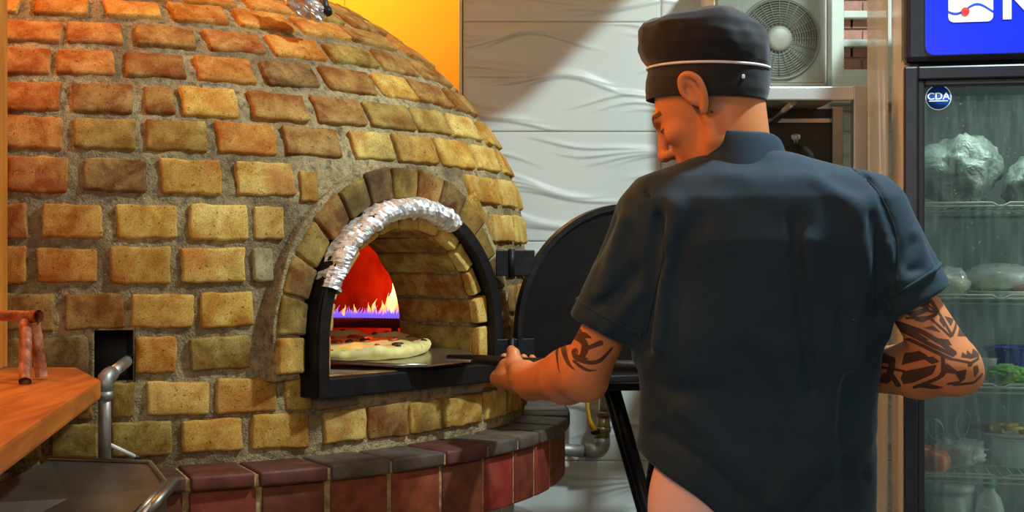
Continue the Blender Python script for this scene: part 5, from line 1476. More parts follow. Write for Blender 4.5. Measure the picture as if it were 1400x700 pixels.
# hands closed round the peel handle
def hand(Cc, ax, near, up, wr, side):
    """Cc centre of the grip on the rod, ax unit along rod (towards thumb side = -ax), near: unit towards back of hand, up: unit"""
    ax, near, up = A3(ax), A3(near), A3(up)
    q = lambda a, n_, u: Cc + ax*a + near*n_ + up*u
    # palm: metacarpals from the wrist to the knuckles on the near lower side
    for i, a in enumerate((-0.031, -0.010, 0.011, 0.030)):
        kn = q(a, 0.036, -0.010-0.003*i)
        Bf.cone(wr + ax*a*0.35, kn, 0.021, 0.0135, 0.014)
        L = (1.0, 1.08, 1.0, 0.85)[i]; r_ = (0.0098, 0.0100, 0.0094, 0.0084)[i]
        p1 = q(a*1.04, 0.024, -0.040*L-0.002); p2 = q(a*1.03, -0.006, -0.041*L-0.003); p3 = q(a*1.0, -0.024, -0.018*L); p4 = q(a*0.98, -0.019, 0.004)
        p1 = q(a*1.06, 0.019, -0.044*L); p2 = q(a*1.04, -0.014, -0.040*L); p3 = q(a*1.0, -0.025, -0.017); p4 = q(a*0.98, -0.021, -0.004)
        Bf.chain([kn, p1], [0.0122, r_*1.12], 0.004); Bf.chain([p1, p2, p3, p4], [r_*1.12, r_, r_*0.95, r_*0.86], 0.0035)
    Bf.ell(q(0.004, 0.022, 0.002), (0.034, 0.022, 0.028), np.stack([ax, near, up], 1), 0.016)
    # thumb leaves the side of the palm and closes over the rod
    t0 = wr + ax*(-0.012) + up*0.006; t1 = q(0.012, 0.026, 0.018); t2 = q(0.004, 0.004, 0.027); t3 = q(-0.008, -0.016, 0.020)
    Bf.chain([t0, t1, t2, t3], [0.018, 0.0145, 0.0118, 0.0098], 0.008)
rodd = (A3(hp1)-A3((0, 2.93, 1.036))); rodd /= np.linalg.norm(rodd)
pr = lambda x: A3((0, 2.93, 1.036)) + rodd*((x-0)/rodd[0])
gl_c = pr(0.006)
nearv = np.cross(rodd, A3((0, 0, 1))); nearv /= np.linalg.norm(nearv)
if nearv[1] > 0: nearv = -nearv
nl = nearv*0.80 + A3((0, 0, -0.60)); nl /= np.linalg.norm(nl); ul = np.cross(rodd, nl); ul = ul if ul[2] > 0 else -ul
hand(gl_c, rodd, nl, ul, wr_l + A3((-0.012, 0.02, 0)), 1)
gr_c = pr(0.452)
hand(gr_c, -rodd, nl, ul, wr_r + A3((-0.03, 0.02, 0.0)), 1)
Bf.cone(wr_l, wr_l + (gl_c-wr_l)*0.4, 0.034, 0.028, 0.014); Bf.cone(wr_r, wr_r + (gr_c-wr_r)*0.45, 0.0285, 0.026, 0.014)
P, Q = Bf.mesh(); P = relax(P, Q, 1, 0.5)
def refine(P, Q, mask):
    """split the masked quads in four, sharing the new points, so the tattoo edges are crisp"""
    S = Q[mask]; E = np.concatenate([S[:, [k, (k+1) % 4]] for k in range(4)]); E.sort(axis=1)
    key = E[:, 0].astype(np.int64)*len(P)+E[:, 1]; uq, first, inv = np.unique(key, return_index=True, return_inverse=True)
    mid = P[E[first]].mean(1); inv = inv.reshape(4, -1)+len(P); cen_ = P[S].mean(1); ci = np.arange(len(S))+len(P)+len(mid)
    N_ = [np.stack([S[:, k], inv[k], ci, inv[(k+3) % 4]], -1) for k in range(4)]
    return np.concatenate([P, mid, cen_]), np.concatenate([Q[~mask]]+N_)
for _ in range(2):
    qc = P[Q].mean(1)
    P, Q = refine(P, Q, (((qc[:, 0] > 0.08) & (qc[:, 0] < 0.235) & (qc[:, 2] > 1.02) & (qc[:, 2] < 1.16) & (qc[:, 1] < 2.70)) | ((qc[:, 0] > 0.585) & (qc[:, 2] < 1.24) & (qc[:, 1] < 2.60))))
me = mesh_np('body', P, Q); 
# skin colours: tone, shaved hair, brows, tattoos
N = len(P)
col = np.ones((N, 4)); skin = A3(lin(206, 128, 78)[:3]); col[:, :3] = skin
loc = (P-HC) @ HR / HSC
nz = vnoise(P[:, 0]*60, P[:, 1]*60, P[:, 2]*60, 2); nz2 = vnoise(P[:, 0]*16, P[:, 1]*16, P[:, 2]*16, 4)
col[:, :3] *= (1+0.05*nz+0.06*nz2)[:, None]
def paint(mask, c, f=1.0):
    m = (np.clip(mask, 0, 1)*f)[:, None]; col[:, :3] = col[:, :3]*(1-m) + A3(lin(*c)[:3])*m
head_m = np.linalg.norm(P-HC, axis=1) < 0.19
# stubble hair at the nape and sides under the cap
dh = np.clip((loc[:, 2] + 0.045 + 0.35*np.clip(loc[:, 0]+0.03, -1, 0.2))/0.035, 0, 1)*(loc[:, 0] < 0.012)*(np.abs(loc[:, 1]) < 0.078)*head_m
paint(dh, (62, 46, 36), 0.72)
paint(((np.abs(loc[:, 2]-0.014-0.10*(0.03-np.abs(loc[:, 1]))*0.3) < 0.0045) & (loc[:, 0] > 0.070) & (np.abs(loc[:, 1]) > 0.012) & (np.abs(loc[:, 1]) < 0.052) & head_m)*1.0, (48, 30, 20), 0.85)
paint(((np.abs(loc[:, 2]+0.0135) < 0.0022) & (loc[:, 0] > 0.080) & (np.abs(loc[:, 1]) > 0.018) & (np.abs(loc[:, 1]) < 0.048) & head_m)*1.0, (36, 22, 16), 0.9)
paint(((np.abs(loc[:, 2]+0.0775) < 0.010) & (loc[:, 0] > 0.087) & (np.abs(loc[:, 1]) < 0.021) & head_m)*1.0, (170, 78, 60), 0.5)
mole = A3(W(974, 152, 2.41)); paint((np.hypot(P[:, 0]-mole[0], P[:, 2]-mole[2]) < 0.0028)*(P[:, 1] < 2.47)*1.0*head_m, (70, 36, 22), 0.8)
# tattoos, drawn as flat shapes on the near side of each arm
def pip(px, pz, poly):
    inside = np.zeros(len(px), bool); n = len(poly); j = n-1
    for i in range(n):
        xi, zi = poly[i]; xj, zj = poly[j]
        c = ((zi > pz) != (zj > pz)) & (px < (xj-xi)*(pz-zi)/(zj-zi+1e-12)+xi); inside ^= c; j = i
    return inside
def seg_d(px, pz, pts):
    d = np.full(len(px), 9.0)
    for a, b in zip(pts[:-1], pts[1:]):
        a = A3(a); b = A3(b); ab = b-a; t = np.clip(((px-a[0])*ab[0]+(pz-a[1])*ab[1])/(ab@ab+1e-12), 0, 1)
        d = np.minimum(d, np.hypot(px-a[0]-t*ab[0], pz-a[1]-t*ab[1]))
    return d
def flat(px, py, Yr):
    w = W(px, py, Yr); return (w.x, w.z)
def taper(px, pz, pts, ws):
    m = np.zeros(len(px), bool)
    for i in range(len(pts)-1):
        a = A3(pts[i]); b = A3(pts[i+1]); ab = b-a; t = np.clip(((px-a[0])*ab[0]+(pz-a[1])*ab[1])/(ab@ab+1e-12), 0, 1)
        m |= np.hypot(px-a[0]-t*ab[0], pz-a[1]-t*ab[1]) < ws[i]+(ws[i+1]-ws[i])*t
    return m
nrm = np.zeros((N, 3)); nn0 = np.cross(P[Q[:, 2]]-P[Q[:, 0]], P[Q[:, 3]]-P[Q[:, 1]])
for k in range(4): np.add.at(nrm, Q[:, k], nn0)
nrm /= np.linalg.norm(nrm, axis=1)[:, None]+1e-9
def project(points, Yr):
    """parallel projection of drawn outline on the arm, along y"""
    return points
ink = (34, 26, 26)
# left upper forearm: swirl of tapering blades
def ink_left():
    m0 = (P[:, 0] < 0.26) & (P[:, 2] < 1.19) & (P[:, 1] < 2.75)
    idx = np.where(m0)[0]; Yr = P[idx, 1]; u = 700+FPX*P[idx, 0]/2.55*1.0; 
    u = 700 + FPX*P[idx, 0]/2.54; v_ = 350-(P[idx, 2]-CAM_H)*FPX/2.54
    Z = lambda x, y: (650+x/5, 430+y/5)
    m = np.zeros(len(idx), bool)
    strokes = [
        ([(715, 112), (640, 130), (590, 180), (566, 270), (566, 340), (578, 405)], [2.6, 4.2, 3.4, 2.0, 1.2, .3]),
        ([(640, 150), (618, 200), (612, 270), (640, 340), (680, 378)], [2.2, 3.4, 4.0, 2.6, .4]),
        ([(625, 150), (690, 150), (740, 190), (745, 240), (722, 290), (690, 290), (672, 258), (688, 240), (700, 262)], [4.5, 6.0, 5.2, 5.0, 4.4, 4.6, 3.2, 2.0, .6]),
        ([(700, 140), (745, 140), (790, 158)], [5, 4.4, .6]),
        ([(735, 240), (790, 215), (850, 190)], [3.4, 3.2, 4.2]),
        ([(700, 300), (770, 325), (850, 310), (930, 225)], [4.6, 3.0, 3.2, 1.6]),
        ([(672, 318), (720, 355), (770, 378), (830, 378)], [2.0, 2.6, 2.0, .4]),
        ([(620, 90), (660, 70), (700, 85), (720, 60)], [1.2, 1.8, 2.0, 3.0]), ([(655, 20), (650, 60), (690, 68), (720, 92)], [2.5, 1.8, 1.4, .8]),
        ([(760, 250), (736, 290), (770, 300)], [2.0, 2.6, .6]), ([(556, 140), (553, 190), (560, 230)], [.6, 1.0, .3])]
    for pts, ws in strokes:
        c = curve([Z(*p) for p in pts]); w_ = np.interp(np.linspace(0, len(ws)-1, len(c)), range(len(ws)), ws)
        m |= taper(u, v_, c, list(w_*0.92))
    m &= nrm[idx, 1] < 0.15
    mm = np.zeros(N); mm[idx] = m; return mm
paint(ink_left(), ink, 0.88)
def ink_right():
    m0 = (P[:, 0] > 0.56) & (P[:, 2] < 1.27) & (P[:, 1] < 2.66)
    idx = np.where(m0)[0]; Yd = 2.34
    u = 700 + FPX*P[idx, 0]/Yd; v_ = 350-(P[idx, 2]-CAM_H)*FPX/Yd
    Z = lambda x, y: (1180+x/3.683, 370+y/3.684)
    m = np.zeros(len(idx), bool)
    polys = [
        [(225, 215), (300, 190), (340, 160), (330, 205), (250, 240)], [(395, 215), (412, 250), (405, 290), (380, 250)], [(300, 440), (345, 430), (372, 455), (340, 470)], [(505, 455), (540, 452), (520, 480), (500, 478)], [(440, 60), (470, 120), (500, 190), (470, 165)], [(150, 440), (200, 400), (190, 440)], [(520, 300), (555, 350), (575, 385), (545, 360)],
        [(300, 288), (350, 275), (385, 312)], [(412, 228), (475, 245), (440, 280)], [(468, 330), (495, 290), (535, 335)],
        [(480, 405), (500, 420), (508, 395), (530, 418), (545, 390), (585, 415), (580, 432), (520, 440), (470, 432)],
        [(345, 335), (420, 345), (435, 375), (400, 372)],
        [(245, 460), (255, 425), (290, 405), (320, 425), (330, 440), (285, 462), (240, 490)],
        [(245, 520), (330, 480), (360, 470), (345, 520), (290, 575), (255, 590), (240, 560)],
        [(400, 460), (450, 500), (495, 490), (490, 540), (455, 570), (400, 572), (410, 560), (462, 548), (440, 515), (405, 510), (360, 535)],
        [(530, 480), (560, 470), (568, 500), (540, 535)], [(190, 540), (220, 545), (210, 600), (180, 600)], [(120, 470), (200, 430), (215, 450), (205, 490), (140, 500)],
        [(335, 570), (400, 585), (370, 600), (300, 600)], [(260, 250), (360, 215), (380, 222), (300, 262)], [(385, 150), (420, 180), (450, 195), (490, 205), (450, 160), (470, 215)],
        [(160, 260), (260, 300), (330, 350), (300, 352), (200, 300)], [(60, 500), (95, 520), (90, 550), (60, 545)], [(100, 590), (140, 575), (150, 605), (110, 612)]]
    for pl in polys: m |= pip(u, v_, [Z(*p) for p in pl])
    strokes = [
        ([(360, 70), (400, 100), (420, 130)], 1.4), ([(355, 150), (385, 215), (440, 325), (505, 240), (545, 340)], 1.3), ([(300, 180), (345, 155), (385, 215), (320, 200)], 1.2), ([(320, 165), (370, 205)], .9), ([(335, 150), (378, 200)], .9),
        ([(230, 240), (330, 235), (360, 262), (400, 300), (430, 330)], 1.2), ([(200, 270), (300, 310), (380, 360), (440, 410)], 2.2), ([(230, 310), (330, 370), (430, 420)], 1.8), ([(250, 350), (340, 400), (420, 440)], 1.6),
        ([(430, 110), (470, 190), (540, 300), (590, 400)], 1.6), ([(400, 75), (440, 100), (430, 140), (400, 120)], 1.5), ([(490, 215), (560, 340)], 1.0),
        ([(215, 460), (205, 540), (240, 600)], 1.6), ([(385, 430), (385, 520), (300, 600)], 1.6), ([(90, 440), (160, 430), (215, 350)], 1.4), ([(80, 470), (150, 460)], 1.3), ([(70, 430), (110, 480)], 1.2), ([(100, 420), (140, 470)], 1.2), ([(130, 405), (170, 455)], 1.2),
        ([(60, 545), (110, 540), (150, 560), (160, 590)], 1.3), ([(110, 540), (120, 500), (60, 490)], 1.3), ([(60, 590), (100, 570), (110, 540)], 1.3), ([(420, 440), (520, 460), (570, 440)], 1.2), ([(440, 570), (540, 560), (590, 520)], 1.2),
        ([(160, 520), (210, 512), (250, 520)], 1.2)]
    for pts, w_ in strokes: m |= seg_d(u, v_, [Z(*p) for p in pts]) < w_*1.55
    m &= nrm[idx, 1] < 0.2
    # round the back of the arm the ink goes on in bands
    bk = nrm[idx, 1] >= 0.2
    m |= bk & (vnoise(P[idx, 0]*38, P[idx, 1]*38, P[idx, 2]*38, 12) > 0.05)
    mm = np.zeros(N); mm[idx] = m; return mm
paint(ink_right(), (36, 34, 40), 0.88)
ca = me.color_attributes.new('skin_colour', 'FLOAT_COLOR', 'POINT'); ca.data.foreach_set('color', col.astype(np.float32).ravel())
t = NT('skin'); at_ = t.n('ShaderNodeVertexColor'); at_.layer_name = 'skin_colour'; t.l(at_.outputs[0], t.b.inputs['Base Color'])
t.set(0.48, spec=0.4); t.b.inputs['Subsurface Weight'].default_value = 0.08; t.b.inputs['Subsurface Radius'].default_value = (0.02, 0.008, 0.004); t.b.inputs['Subsurface Scale'].default_value = 0.3
t.bump(t.noise(t.obj(), 220, 3), 0.12, 0.001); M['skin'] = t.m
me.transform(KI); link('body', me, M['skin'], cook)

# shirt -----------------------------------------------------------------
SF = Field((0.02, 2.18, 0.70), (0.86, 2.84, 1.50), 0.0045, 0.09)
# torso sections: (z, x_left, x_right, y_centre, half_depth)
def sec(py, xl, xr, Yc, hd): 
    zc_ = CAM_H-(py-350)*(Yc-hd*.5)/FPX; return (zc_, W(xl, 0, Yc).x, W(xr, 0, Yc).x, Yc, hd)
SEC = [sec(206, 968, 1078, 2.47, 0.062), sec(222, 925, 1130, 2.47, 0.075), sec(240, 880, 1190, 2.46, 0.088), sec(270, 862, 1215, 2.46, 0.108), sec(330, 862, 1225, 2.47, 0.125), sec(400, 868, 1218, 2.49, 0.133), sec(470, 869, 1206, 2.50, 0.132),
       sec(540, 874, 1196, 2.52, 0.128), sec(600, 873, 1192, 2.53, 0.130), sec(650, 868, 1194, 2.53, 0.134), sec(760, 866, 1194, 2.53, 0.138)]
SEC = np.array(sorted(SEC))
def torso(x, y, z):
    zz = np.broadcast_to(z, z.shape); f = lambda i: np.interp(zz, SEC[:, 0], SEC[:, i])
    xl, xr, yc, hd = f(1), f(2), f(3), f(4); cx = (xl+xr)/2; hw = (xr-xl)/2
    ty = R(-10); X = (x-cx)*math.cos(ty) + (y-yc)*math.sin(ty); Y = -(x-cx)*math.sin(ty)+(y-yc)*math.cos(ty)
    e = 2.5
    # shallow channel along the spine
    g = ((np.abs(X)/hw)**e + (np.abs(Y)/hd)**e)**(1/e)
    top = z - (SEC[-1, 0]+0.0)
    return np.maximum((g-1)*np.minimum(hw, hd)*1.0, top)
SF.put(torso, (0.12, 2.25, 0.70), (0.74, 2.75, 1.50), 0.02)
def sleeve(sh, el, hemc, r0, r1):
    SF.cone(sh, hemc, r0, r1, 0.05)
hl = A3(W(824, 446, 2.555)); hr = A3(W(1250, 410, 2.385))
dl = (hl-sh_l)/np.linalg.norm(hl-sh_l); dr = (hr-sh_r)/np.linalg.norm(hr-sh_r)
sl0 = sh_l+A3((0.0, 0, 0)); sr0 = sh_r+A3((0.0, 0.0, 0))
SF.cone(sl0, hl+dl*0.05, 0.070, 0.058, 0.045); SF.cone(sr0, hr+dr*0.05, 0.070, 0.060, 0.045)
# folds and creases given as lines on the cloth: (points, height, width)
def fold(pts, amp, w):
    pts = [A3(p) for p in pts]; lo = np.min(pts, 0)-3*w; hi = np.max(pts, 0)+3*w
    def fn(x, y, z):
        d2 = np.full(np.broadcast_shapes(x.shape, y.shape, z.shape), 1e3); 
        for a, b in zip(pts[:-1], pts[1:]):
            ab = b-a; L2 = ab@ab; t = np.clip(((x-a[0])*ab[0]+(y-a[1])*ab[1]+(z-a[2])*ab[2])/L2, 0, 1)
            d2 = np.minimum(d2, (x-a[0]-t*ab[0])**2+(y-a[1]-t*ab[1])**2+(z-a[2]-t*ab[2])**2)
        return -amp*np.exp(-d2/(w*w))
    SF.put(fn, lo, hi, 0.0, 'a')
def surfY(px, py):
    """depth of the cloth at a photo column/row, by marching the field"""
    for Y in np.arange(2.24, 2.70, 0.004):
        w = W(px, py, Y); i = np.round((A3(w)-SF.lo)/SF.h).astype(int)
        if np.all(i >= 0) and np.all(i < SF.n) and SF.F[tuple(i)] < 0: return Y
    return 2.40
def fl(pts, amp, w): fold([A3(W(px, py, surfY(px, py))) for px, py in pts], amp*1.5, w)
F0 = SF.F.copy()
fl([(1088, 300), (1092, 380), (1100, 450), (1112, 530)], -0.007, 0.012)
fl([(1104, 330), (1112, 420), (1122, 520)], 0.005, 0.016)
fl([(925, 285), (912, 330), (905, 400), (902, 470)], 0.011, 0.015); fl([(905, 300), (897, 350), (890, 420), (886, 470)], -0.011, 0.012)
fl([(960, 300), (935, 330), (918, 400), (915, 470)], -0.005, 0.014)
fl([(1172, 285), (1180, 350), (1172, 420), (1160, 500)], 0.008, 0.018); fl([(1192, 300), (1203, 360), (1205, 430)], -0.011, 0.012)
fl([(1150, 430), (1158, 520), (1150, 600), (1160, 690)], -0.006, 0.014); fl([(1135, 440), (1138, 520), (1128, 600)], 0.006, 0.016)
fl([(930, 560), (970, 590), (1020, 640), (1060, 690)], 0.006, 0.016); fl([(900, 590), (960, 630), (1010, 680)], -0.005, 0.012)
fl([(1185, 600), (1140, 620), (1090, 640), (1060, 690)], 0.006, 0.016); fl([(1180, 650), (1130, 660), (1100, 700)], -0.006, 0.012)
fl([(890, 520), (930, 535), (980, 530)], -0.004, 0.014); fl([(1020, 480), (1060, 540), (1075, 600)], -0.004, 0.016)
fl([(985, 240), (1040, 250), (1110, 245)], 0.004, 0.02); fl([(1120, 250), (1160, 275), (1180, 300)], 0.005, 0.014)
fl([(885, 262), (905, 300), (910, 350), (893, 420), (880, 470)], -0.006, 0.006)
fl([(1168, 232), (1200, 262), (1226, 330), (1222, 400)], -0.006, 0.006)
fl([(855, 300), (838, 350), (822, 400)], 0.006, 0.014); fl([(868, 370), (845, 400), (812, 420)], -0.006, 0.010); fl([(840, 300), (818, 350)], -0.004, 0.010); fl([(875, 400), (850, 430), (830, 450)], 0.005, 0.010)
fl([(1248, 330), (1236, 350), (1226, 372), (1262, 372)], -0.004, 0.009); fl([(1250, 322), (1262, 350), (1272, 370)], 0.006, 0.010); fl([(1225, 390), (1248, 385), (1270, 372)], 0.007, 0.009)
fl([(1215, 340), (1240, 400), (1235, 425)], 0.004, 0.012)
def rip(x, y, z): return 0.0022*vnoise(x*16, y*16, z*9, 21)+0.0010*vnoise(x*42, y*42, z*24, 22)
SF.put(rip, SF.lo, SF.lo+SF.h*SF.n, 0.0, 'a')
# cut the hem and the sleeve ends
hemA = W(878, 622, 2.47); hemB = W(972, 697, 2.45)
slope = (hemB.z-hemA.z)/(hemB.x-hemA.x)
def hem(x, y, z):
    zh = np.where(x < hemB.x+0.07, hemA.z + slope*(x-hemA.x), hemB.z+slope*0.07) - 0.10*np.clip(y-2.55, -1, 0.08)*0
    zh = np.minimum(zh, hemA.z+0.03) + 0.004*np.sin(x*45)
    return (z - zh)*0.8
SF.put(hem, (0.0, 2.2, 0.70), (0.84, 2.82, 1.0), 0.003, 's')
def cut(c, n):
    def fn(x, y, z): return -((x-c[0])*n[0]+(y-c[1])*n[1]+(z-c[2])*n[2])
    return fn
cuff_n_l = A3((-0.42, 0.08, -0.86)); cuff_n_l /= np.linalg.norm(cuff_n_l); cuff_n_r = A3((0.50, -0.06, -0.80)); cuff_n_r /= np.linalg.norm(cuff_n_r)
cl_ = A3(W(822, 452, 2.56)); cr_ = A3(W(1252, 416, 2.385))
def boxed(fn, lo, hi):
    def g(x, y, z):
        d = fn(x, y, z); m = (x > lo[0]) & (x < hi[0]) & (z > lo[2]) & (z < hi[2]); return np.where(m, d, 0.09)
    return g
SF.put(boxed(cut(cl_, cuff_n_l), (0.0, 2.2, 0.98), (W(866, 0, 2.5).x, 2.8, 1.2)), (0.0, 2.3, 0.98), (W(866, 0, 2.5).x, 2.8, 1.2), 0.004, 's')
SF.put(boxed(cut(cr_, cuff_n_r), (W(1213, 0, 2.4).x, 2.2, 0.98), (0.86, 2.8, 1.25)), (W(1213, 0, 2.4).x, 2.2, 0.98), (0.86, 2.8, 1.25), 0.004, 's')
# hollow the sleeve mouths and the bottom of the shirt
SF.cone(cl_-cuff_n_l*0.05, cl_+cuff_n_l*0.03, 0.045, 0.055, 0.006, 's'); SF.cone(cr_-cuff_n_r*0.05, cr_+cuff_n_r*0.03, 0.045, 0.058, 0.006, 's')
# rolled cuffs with an edge
def cuff_band(c, n, r):
    r_ = c - n*0.026
    return r_
P2, Q2 = SF.mesh(); P2 = relax(P2, Q2, 2, 0.5)
t = NT('shirt_cloth'); v = t.obj(); n1 = t.noise(v, 5, 4); n2 = t.noise(v, 420, 2)
t.l(t.ramp(n1, [(0.3, lin(20, 38, 52)), (0.7, lin(32, 53, 68))]), t.b.inputs['Base Color']); t.set(0.78, spec=0.3)
t.b.inputs['Sheen Weight'].default_value = 0.25; t.b.inputs['Sheen Roughness'].default_value = 0.4; t.b.inputs['Sheen Tint'].default_value = (0.5, 0.65, 0.75, 1)
t.bump(n2, 0.25, 0.0006); M['shirt'] = t.m
me = mesh_np('shirt', P2, Q2); me.transform(KI); shirt = link('shirt', me, M['shirt'], cook)
M['seam'] = pmat('seam_thread', lin(22, 30, 38), 0.8)
# cuff stitching: thin raised bands following the sleeve ends
from mathutils.bvhtree import BVHTree
bvh = BVHTree.FromPolygons([tuple(p) for p in P2], [tuple(int(i) for i in q) for q in Q2])
def band_on_cloth(c, n, off, name, r=0.0016, only=None):
    n = Vector(n).normalized(); c = Vector(c) - n*off; a = n.cross(Vector((0, 1, 0))).normalized(); b = n.cross(a); pts = []
    for k in range(64):
        an = 2*math.pi*k/64; d = a*math.cos(an)+b*math.sin(an)
        hit = bvh.ray_cast(c + d*0.13, -d, 0.13)
        if hit[0] is not None: pts.append(hit[0]+d*0.0002)
        elif pts: pts.append(pts[-1].copy())
    if len(pts) > 40:
        o = MB().tube(pts, r, 6, closed=True).done(name, M['shirt'], shirt, True); o.data.transform(KI)
band_on_cloth(cl_, cuff_n_l, 0.032, 'cuff_edge', 0.0030); band_on_cloth(cr_, cuff_n_r, 0.036, 'cuff_edge', 0.0030)
def seam(name, pts, r=0.0012):
    out = []
    for px, py in curve(pts, 6):
        w = W(px, py, 1.0); o_ = Vector((0, 0, CAM_H)); d = (w-o_).normalized(); h_ = bvh.ray_cast(o_, d, 5)
        if h_[0] is not None: out.append(h_[0])
    if len(out) > 3:
        o = MB().tube(out, r, 6).done(name, M['seam'], shirt, True); o.data.transform(KI)
seam('shoulder_seam', [(880, 258), (900, 290), (908, 340), (896, 400), (884, 455)]); seam('shoulder_seam', [(1165, 230), (1200, 262), (1225, 320), (1226, 380), (1218, 430)])
# stand collar
nc = 48; V = []; F = []
cbase = Vector(W(1018, 217, 2.465)); ctop = Vector(W(1012, 187, 2.468))
for lev, (cc_, rx, ry, th_) in enumerate(((cbase, 0.083, 0.076, 0), (cbase.lerp(ctop, .5), 0.073, 0.068, 0), (ctop, 0.067, 0.063, 0), (ctop+Vector((0, 0, .001)), 0.064, 0.060, 0), (cbase.lerp(ctop, .3), 0.064, 0.061, 0))):
    for k in range(nc):
        a = 2*math.pi*k/nc; x, y = rx*math.cos(a), ry*math.sin(a)
        tz = 0.20*x*(-1) *0.35 + (-0.10*y if lev in (2, 3) else -0.02*y) - (0.10*max(0, -x-0.02))*1.4
        if lev in (0,): tz = -0.30*abs(x) - 0.018
        V.append(cc_ + Vector((x, y, tz + 0.0012*math.sin(a*5))))
F = [(i*nc+k, i*nc+(k+1) % nc, (i+1)*nc+(k+1) % nc, (i+1)*nc+k) for i in range(4) for k in range(nc)]
me = mesh_np('collar', V, F); me.transform(KI); o = link('collar', me, M['shirt'], shirt)
sm = o.modifiers.new('s', 'SUBSURF'); sm.levels = 1; sm.render_levels = 1

# cap ---------------------------------------------------------------------
hat_m = NT('cap_cloth'); v = hat_m.obj(); n1 = hat_m.noise(v, 9, 4)
hat_m.l(hat_m.ramp(n1, [(0.3, lin(9, 10, 16)), (0.7, lin(17, 20, 30))]), hat_m.b.inputs['Base Color']); hat_m.set(0.72, spec=0.3); hat_m.b.inputs['Sheen Weight'].default_value = 0.2
hat_m.bump(hat_m.noise(v, 300, 2), 0.2, 0.0006); M['cap'] = hat_m.m
Yh = 2.50
lv = [(131, 886, 1041, .098), (118, 885, 1045, .100), (104, 886, 1046, .101), (90, 889, 1047, .101), (84, 888, 1047, .102), (74, 881, 1047, .106), (60, 877, 1046, .110), (44, 875, 1044, .110), (30, 876, 1037, .105), (21, 882, 1024, .094), (15, 895, 1010, .075), (11, 930, 995, .045), (10, 958, 972, .008)]
nc = 96; V = []; levs = []
for py, xl, xr, dpt in lv:
    a_, b_ = W(xl-1, py, Yh), W(xr+3, py, Yh); levs.append(((a_.x+b_.x)/2, (b_.x-a_.x)/2, W(0, py, Yh-0.085).z, dpt))
Ls = np.array(levs); T_ = np.linspace(0, len(lv)-1, 64)
for i, tt in enumerate(T_):
    cx_, hw_, z_, dp2 = [np.interp(tt, range(len(lv)), Ls[:, q_]) for q_ in range(4)]
    up_f = max(0, min(1, (tt-3.5)/2.5))
    for k in range(nc):
        a = 2*math.pi*k/nc; ca_, sa_ = math.cos(a), math.sin(a)
        r_ = 1 + up_f*0.040*float(vnoise(ca_*2.6, sa_*2.6, z_*22, 31)) + up_f*0.018*float(vnoise(ca_*7, sa_*7, z_*50, 33)) + (1-up_f)*0.006*float(vnoise(ca_*5, sa_*5, z_*90, 35))
        if 3.3 < tt < 4.2: r_ -= 0.012
        x, y = hw_*r_*ca_, dp2*r_*sa_; y -= 0.22*x
        dz = -0.045*x*(1-up_f*0.5) + 0.006*up_f*float(vnoise(ca_*2, sa_*2, 3, 37))
        if tt > 7.5: dz += 0.012*math.exp(-((x-0.035)/0.035)**2)*min(1, tt-7.5)
        V.append((cx_+x, Yh+y, z_+dz))
F = [(i*nc+k, i*nc+(k+1) % nc, (i+1)*nc+(k+1) % nc, (i+1)*nc+k) for i in range(len(T_)-1) for k in range(nc)] + [tuple((len(T_)-1)*nc+k for k in range(nc))]
V = np.array([tuple(p) for p in V])
me = mesh_np('cap', V, F); me.transform(KI); cap = link('cap', me, M['cap'], cook)
cap['label'] = 'black soft cook cap with white piping'
so = cap.modifiers.new('t', 'SOLIDIFY'); so.thickness = 0.003; so.offset = -1
i_p = int(3.75/(len(lv)-1)*63)
ring = [Vector(V[i_p*nc+k]) for k in range(nc)]
cx_ = sum(p.x for p in ring)/nc
sel = [k for k in range(nc) if (math.sin(2*math.pi*k/nc) < 0.1 and math.cos(2*math.pi*k/nc) < 0.93) or math.sin(2*math.pi*k/nc) >= 0.1]
sel = [k % nc for k in range(int(nc*0.0)+2, nc-5)]
pts = [ring[k] + Vector((math.cos(2*math.pi*k/nc), math.sin(2*math.pi*k/nc), 0))*0.0016 for k in sel]
M['piping'] = pmat('white_piping', lin(226, 220, 222), 0.5)
o = MB().tube(pts, 0.0024, 8).done('piping', M['piping'], cap, True); o.data.transform(KI)
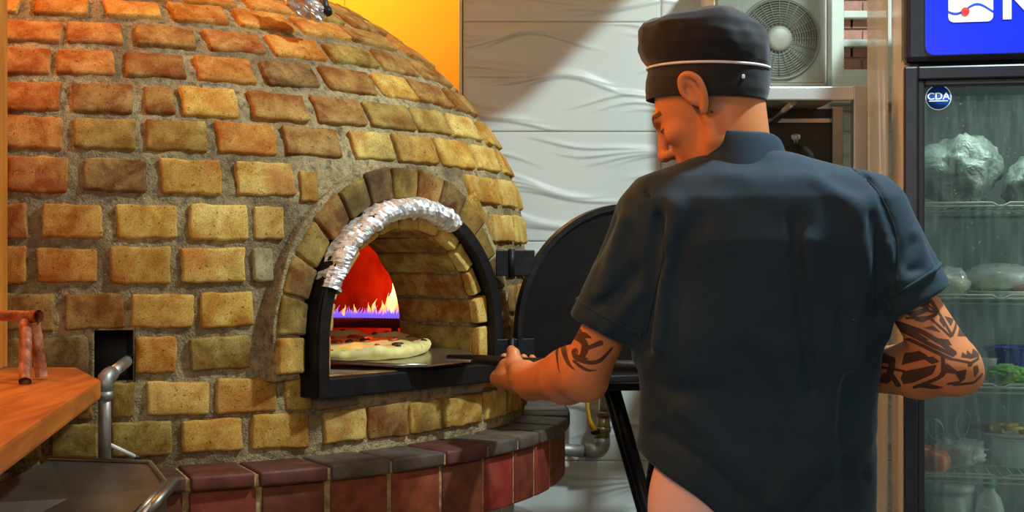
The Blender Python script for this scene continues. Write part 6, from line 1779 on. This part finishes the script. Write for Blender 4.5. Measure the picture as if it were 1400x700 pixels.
# tie at the back of the cap
tie = Vector(W(1016, 106, Yh-0.100))
o = MB().box((-0.0025, -0.003, -0.002), (0.0025, 0.0025, 0.005), 0.001, Matrix.Translation(tie)).done('tie_eyelet', M['piping'], cap); o.data.transform(KI)
lumpv = []
for (px, py, w_, h_) in ((1043, 99, .010, .014), (1042, 121, .012, .012)):
    o = lump('tie_end', w_, 0.010, h_, M['cap'], cap, 7, .3, .2, flat=False, nu=20, nv=12); o.location = W(px-1, py, Yh-0.01) - base - Vector((0, 0, h_))

# trousers and shoes ------------------------------------------------------
TF = Field((0.14, 2.28, 0.03), (0.72, 2.82, 0.98), 0.007, 0.09)
TF.ell((0.41, 2.53, 0.86), (0.165, 0.115, 0.13), None, 0.03)
TF.cone((0.33, 2.53, 0.80), (0.31, 2.56, 0.46), 0.092, 0.070, 0.04); TF.cone((0.31, 2.56, 0.46), (0.30, 2.54, 0.10), 0.070, 0.062, 0.02)
TF.cone((0.50, 2.53, 0.80), (0.52, 2.52, 0.46), 0.092, 0.070, 0.04); TF.cone((0.52, 2.52, 0.46), (0.53, 2.50, 0.10), 0.070, 0.062, 0.02)
TF.put(lambda x, y, z: 0.004*vnoise(x*14, y*14, z*8, 5), TF.lo, TF.lo+TF.h*TF.n, 0.0, 'a')
P3, Q3 = TF.mesh(); P3 = relax(P3, Q3, 2); me = mesh_np('trousers', P3, Q3); me.transform(KI)
M['trousers'] = pmat('pink_cloth', lin(242, 198, 190), 0.75, 0, 0.05, 6, 0.2, 300, 0.0005)
link('trousers', me, M['trousers'], cook)
for (x, y) in ((0.30, 2.56), (0.53, 2.52)):
    fd = Field((x-0.09, y-0.16, -0.01), (x+0.09, y+0.24, 0.16), 0.006, 0.06)
    fd.cone((x, y-0.05, 0.045), (x-0.01, y+0.14, 0.035), 0.044, 0.040, 0.02); fd.cone((x, y-0.03, 0.06), (x, y-0.01, 0.12), 0.045, 0.042, 0.02)
    fd.put(lambda X, Y, Z: (Z-0.004)+0*X+0*Y, (x-0.1, y-0.2, -0.02), (x+0.1, y+0.25, 0.006), 0.002, 's')
    Ps, Qs = fd.mesh(); me = mesh_np('shoe', relax(Ps, Qs, 1), Qs); me.transform(KI); link('shoe', me, M['black_plastic'], cook)
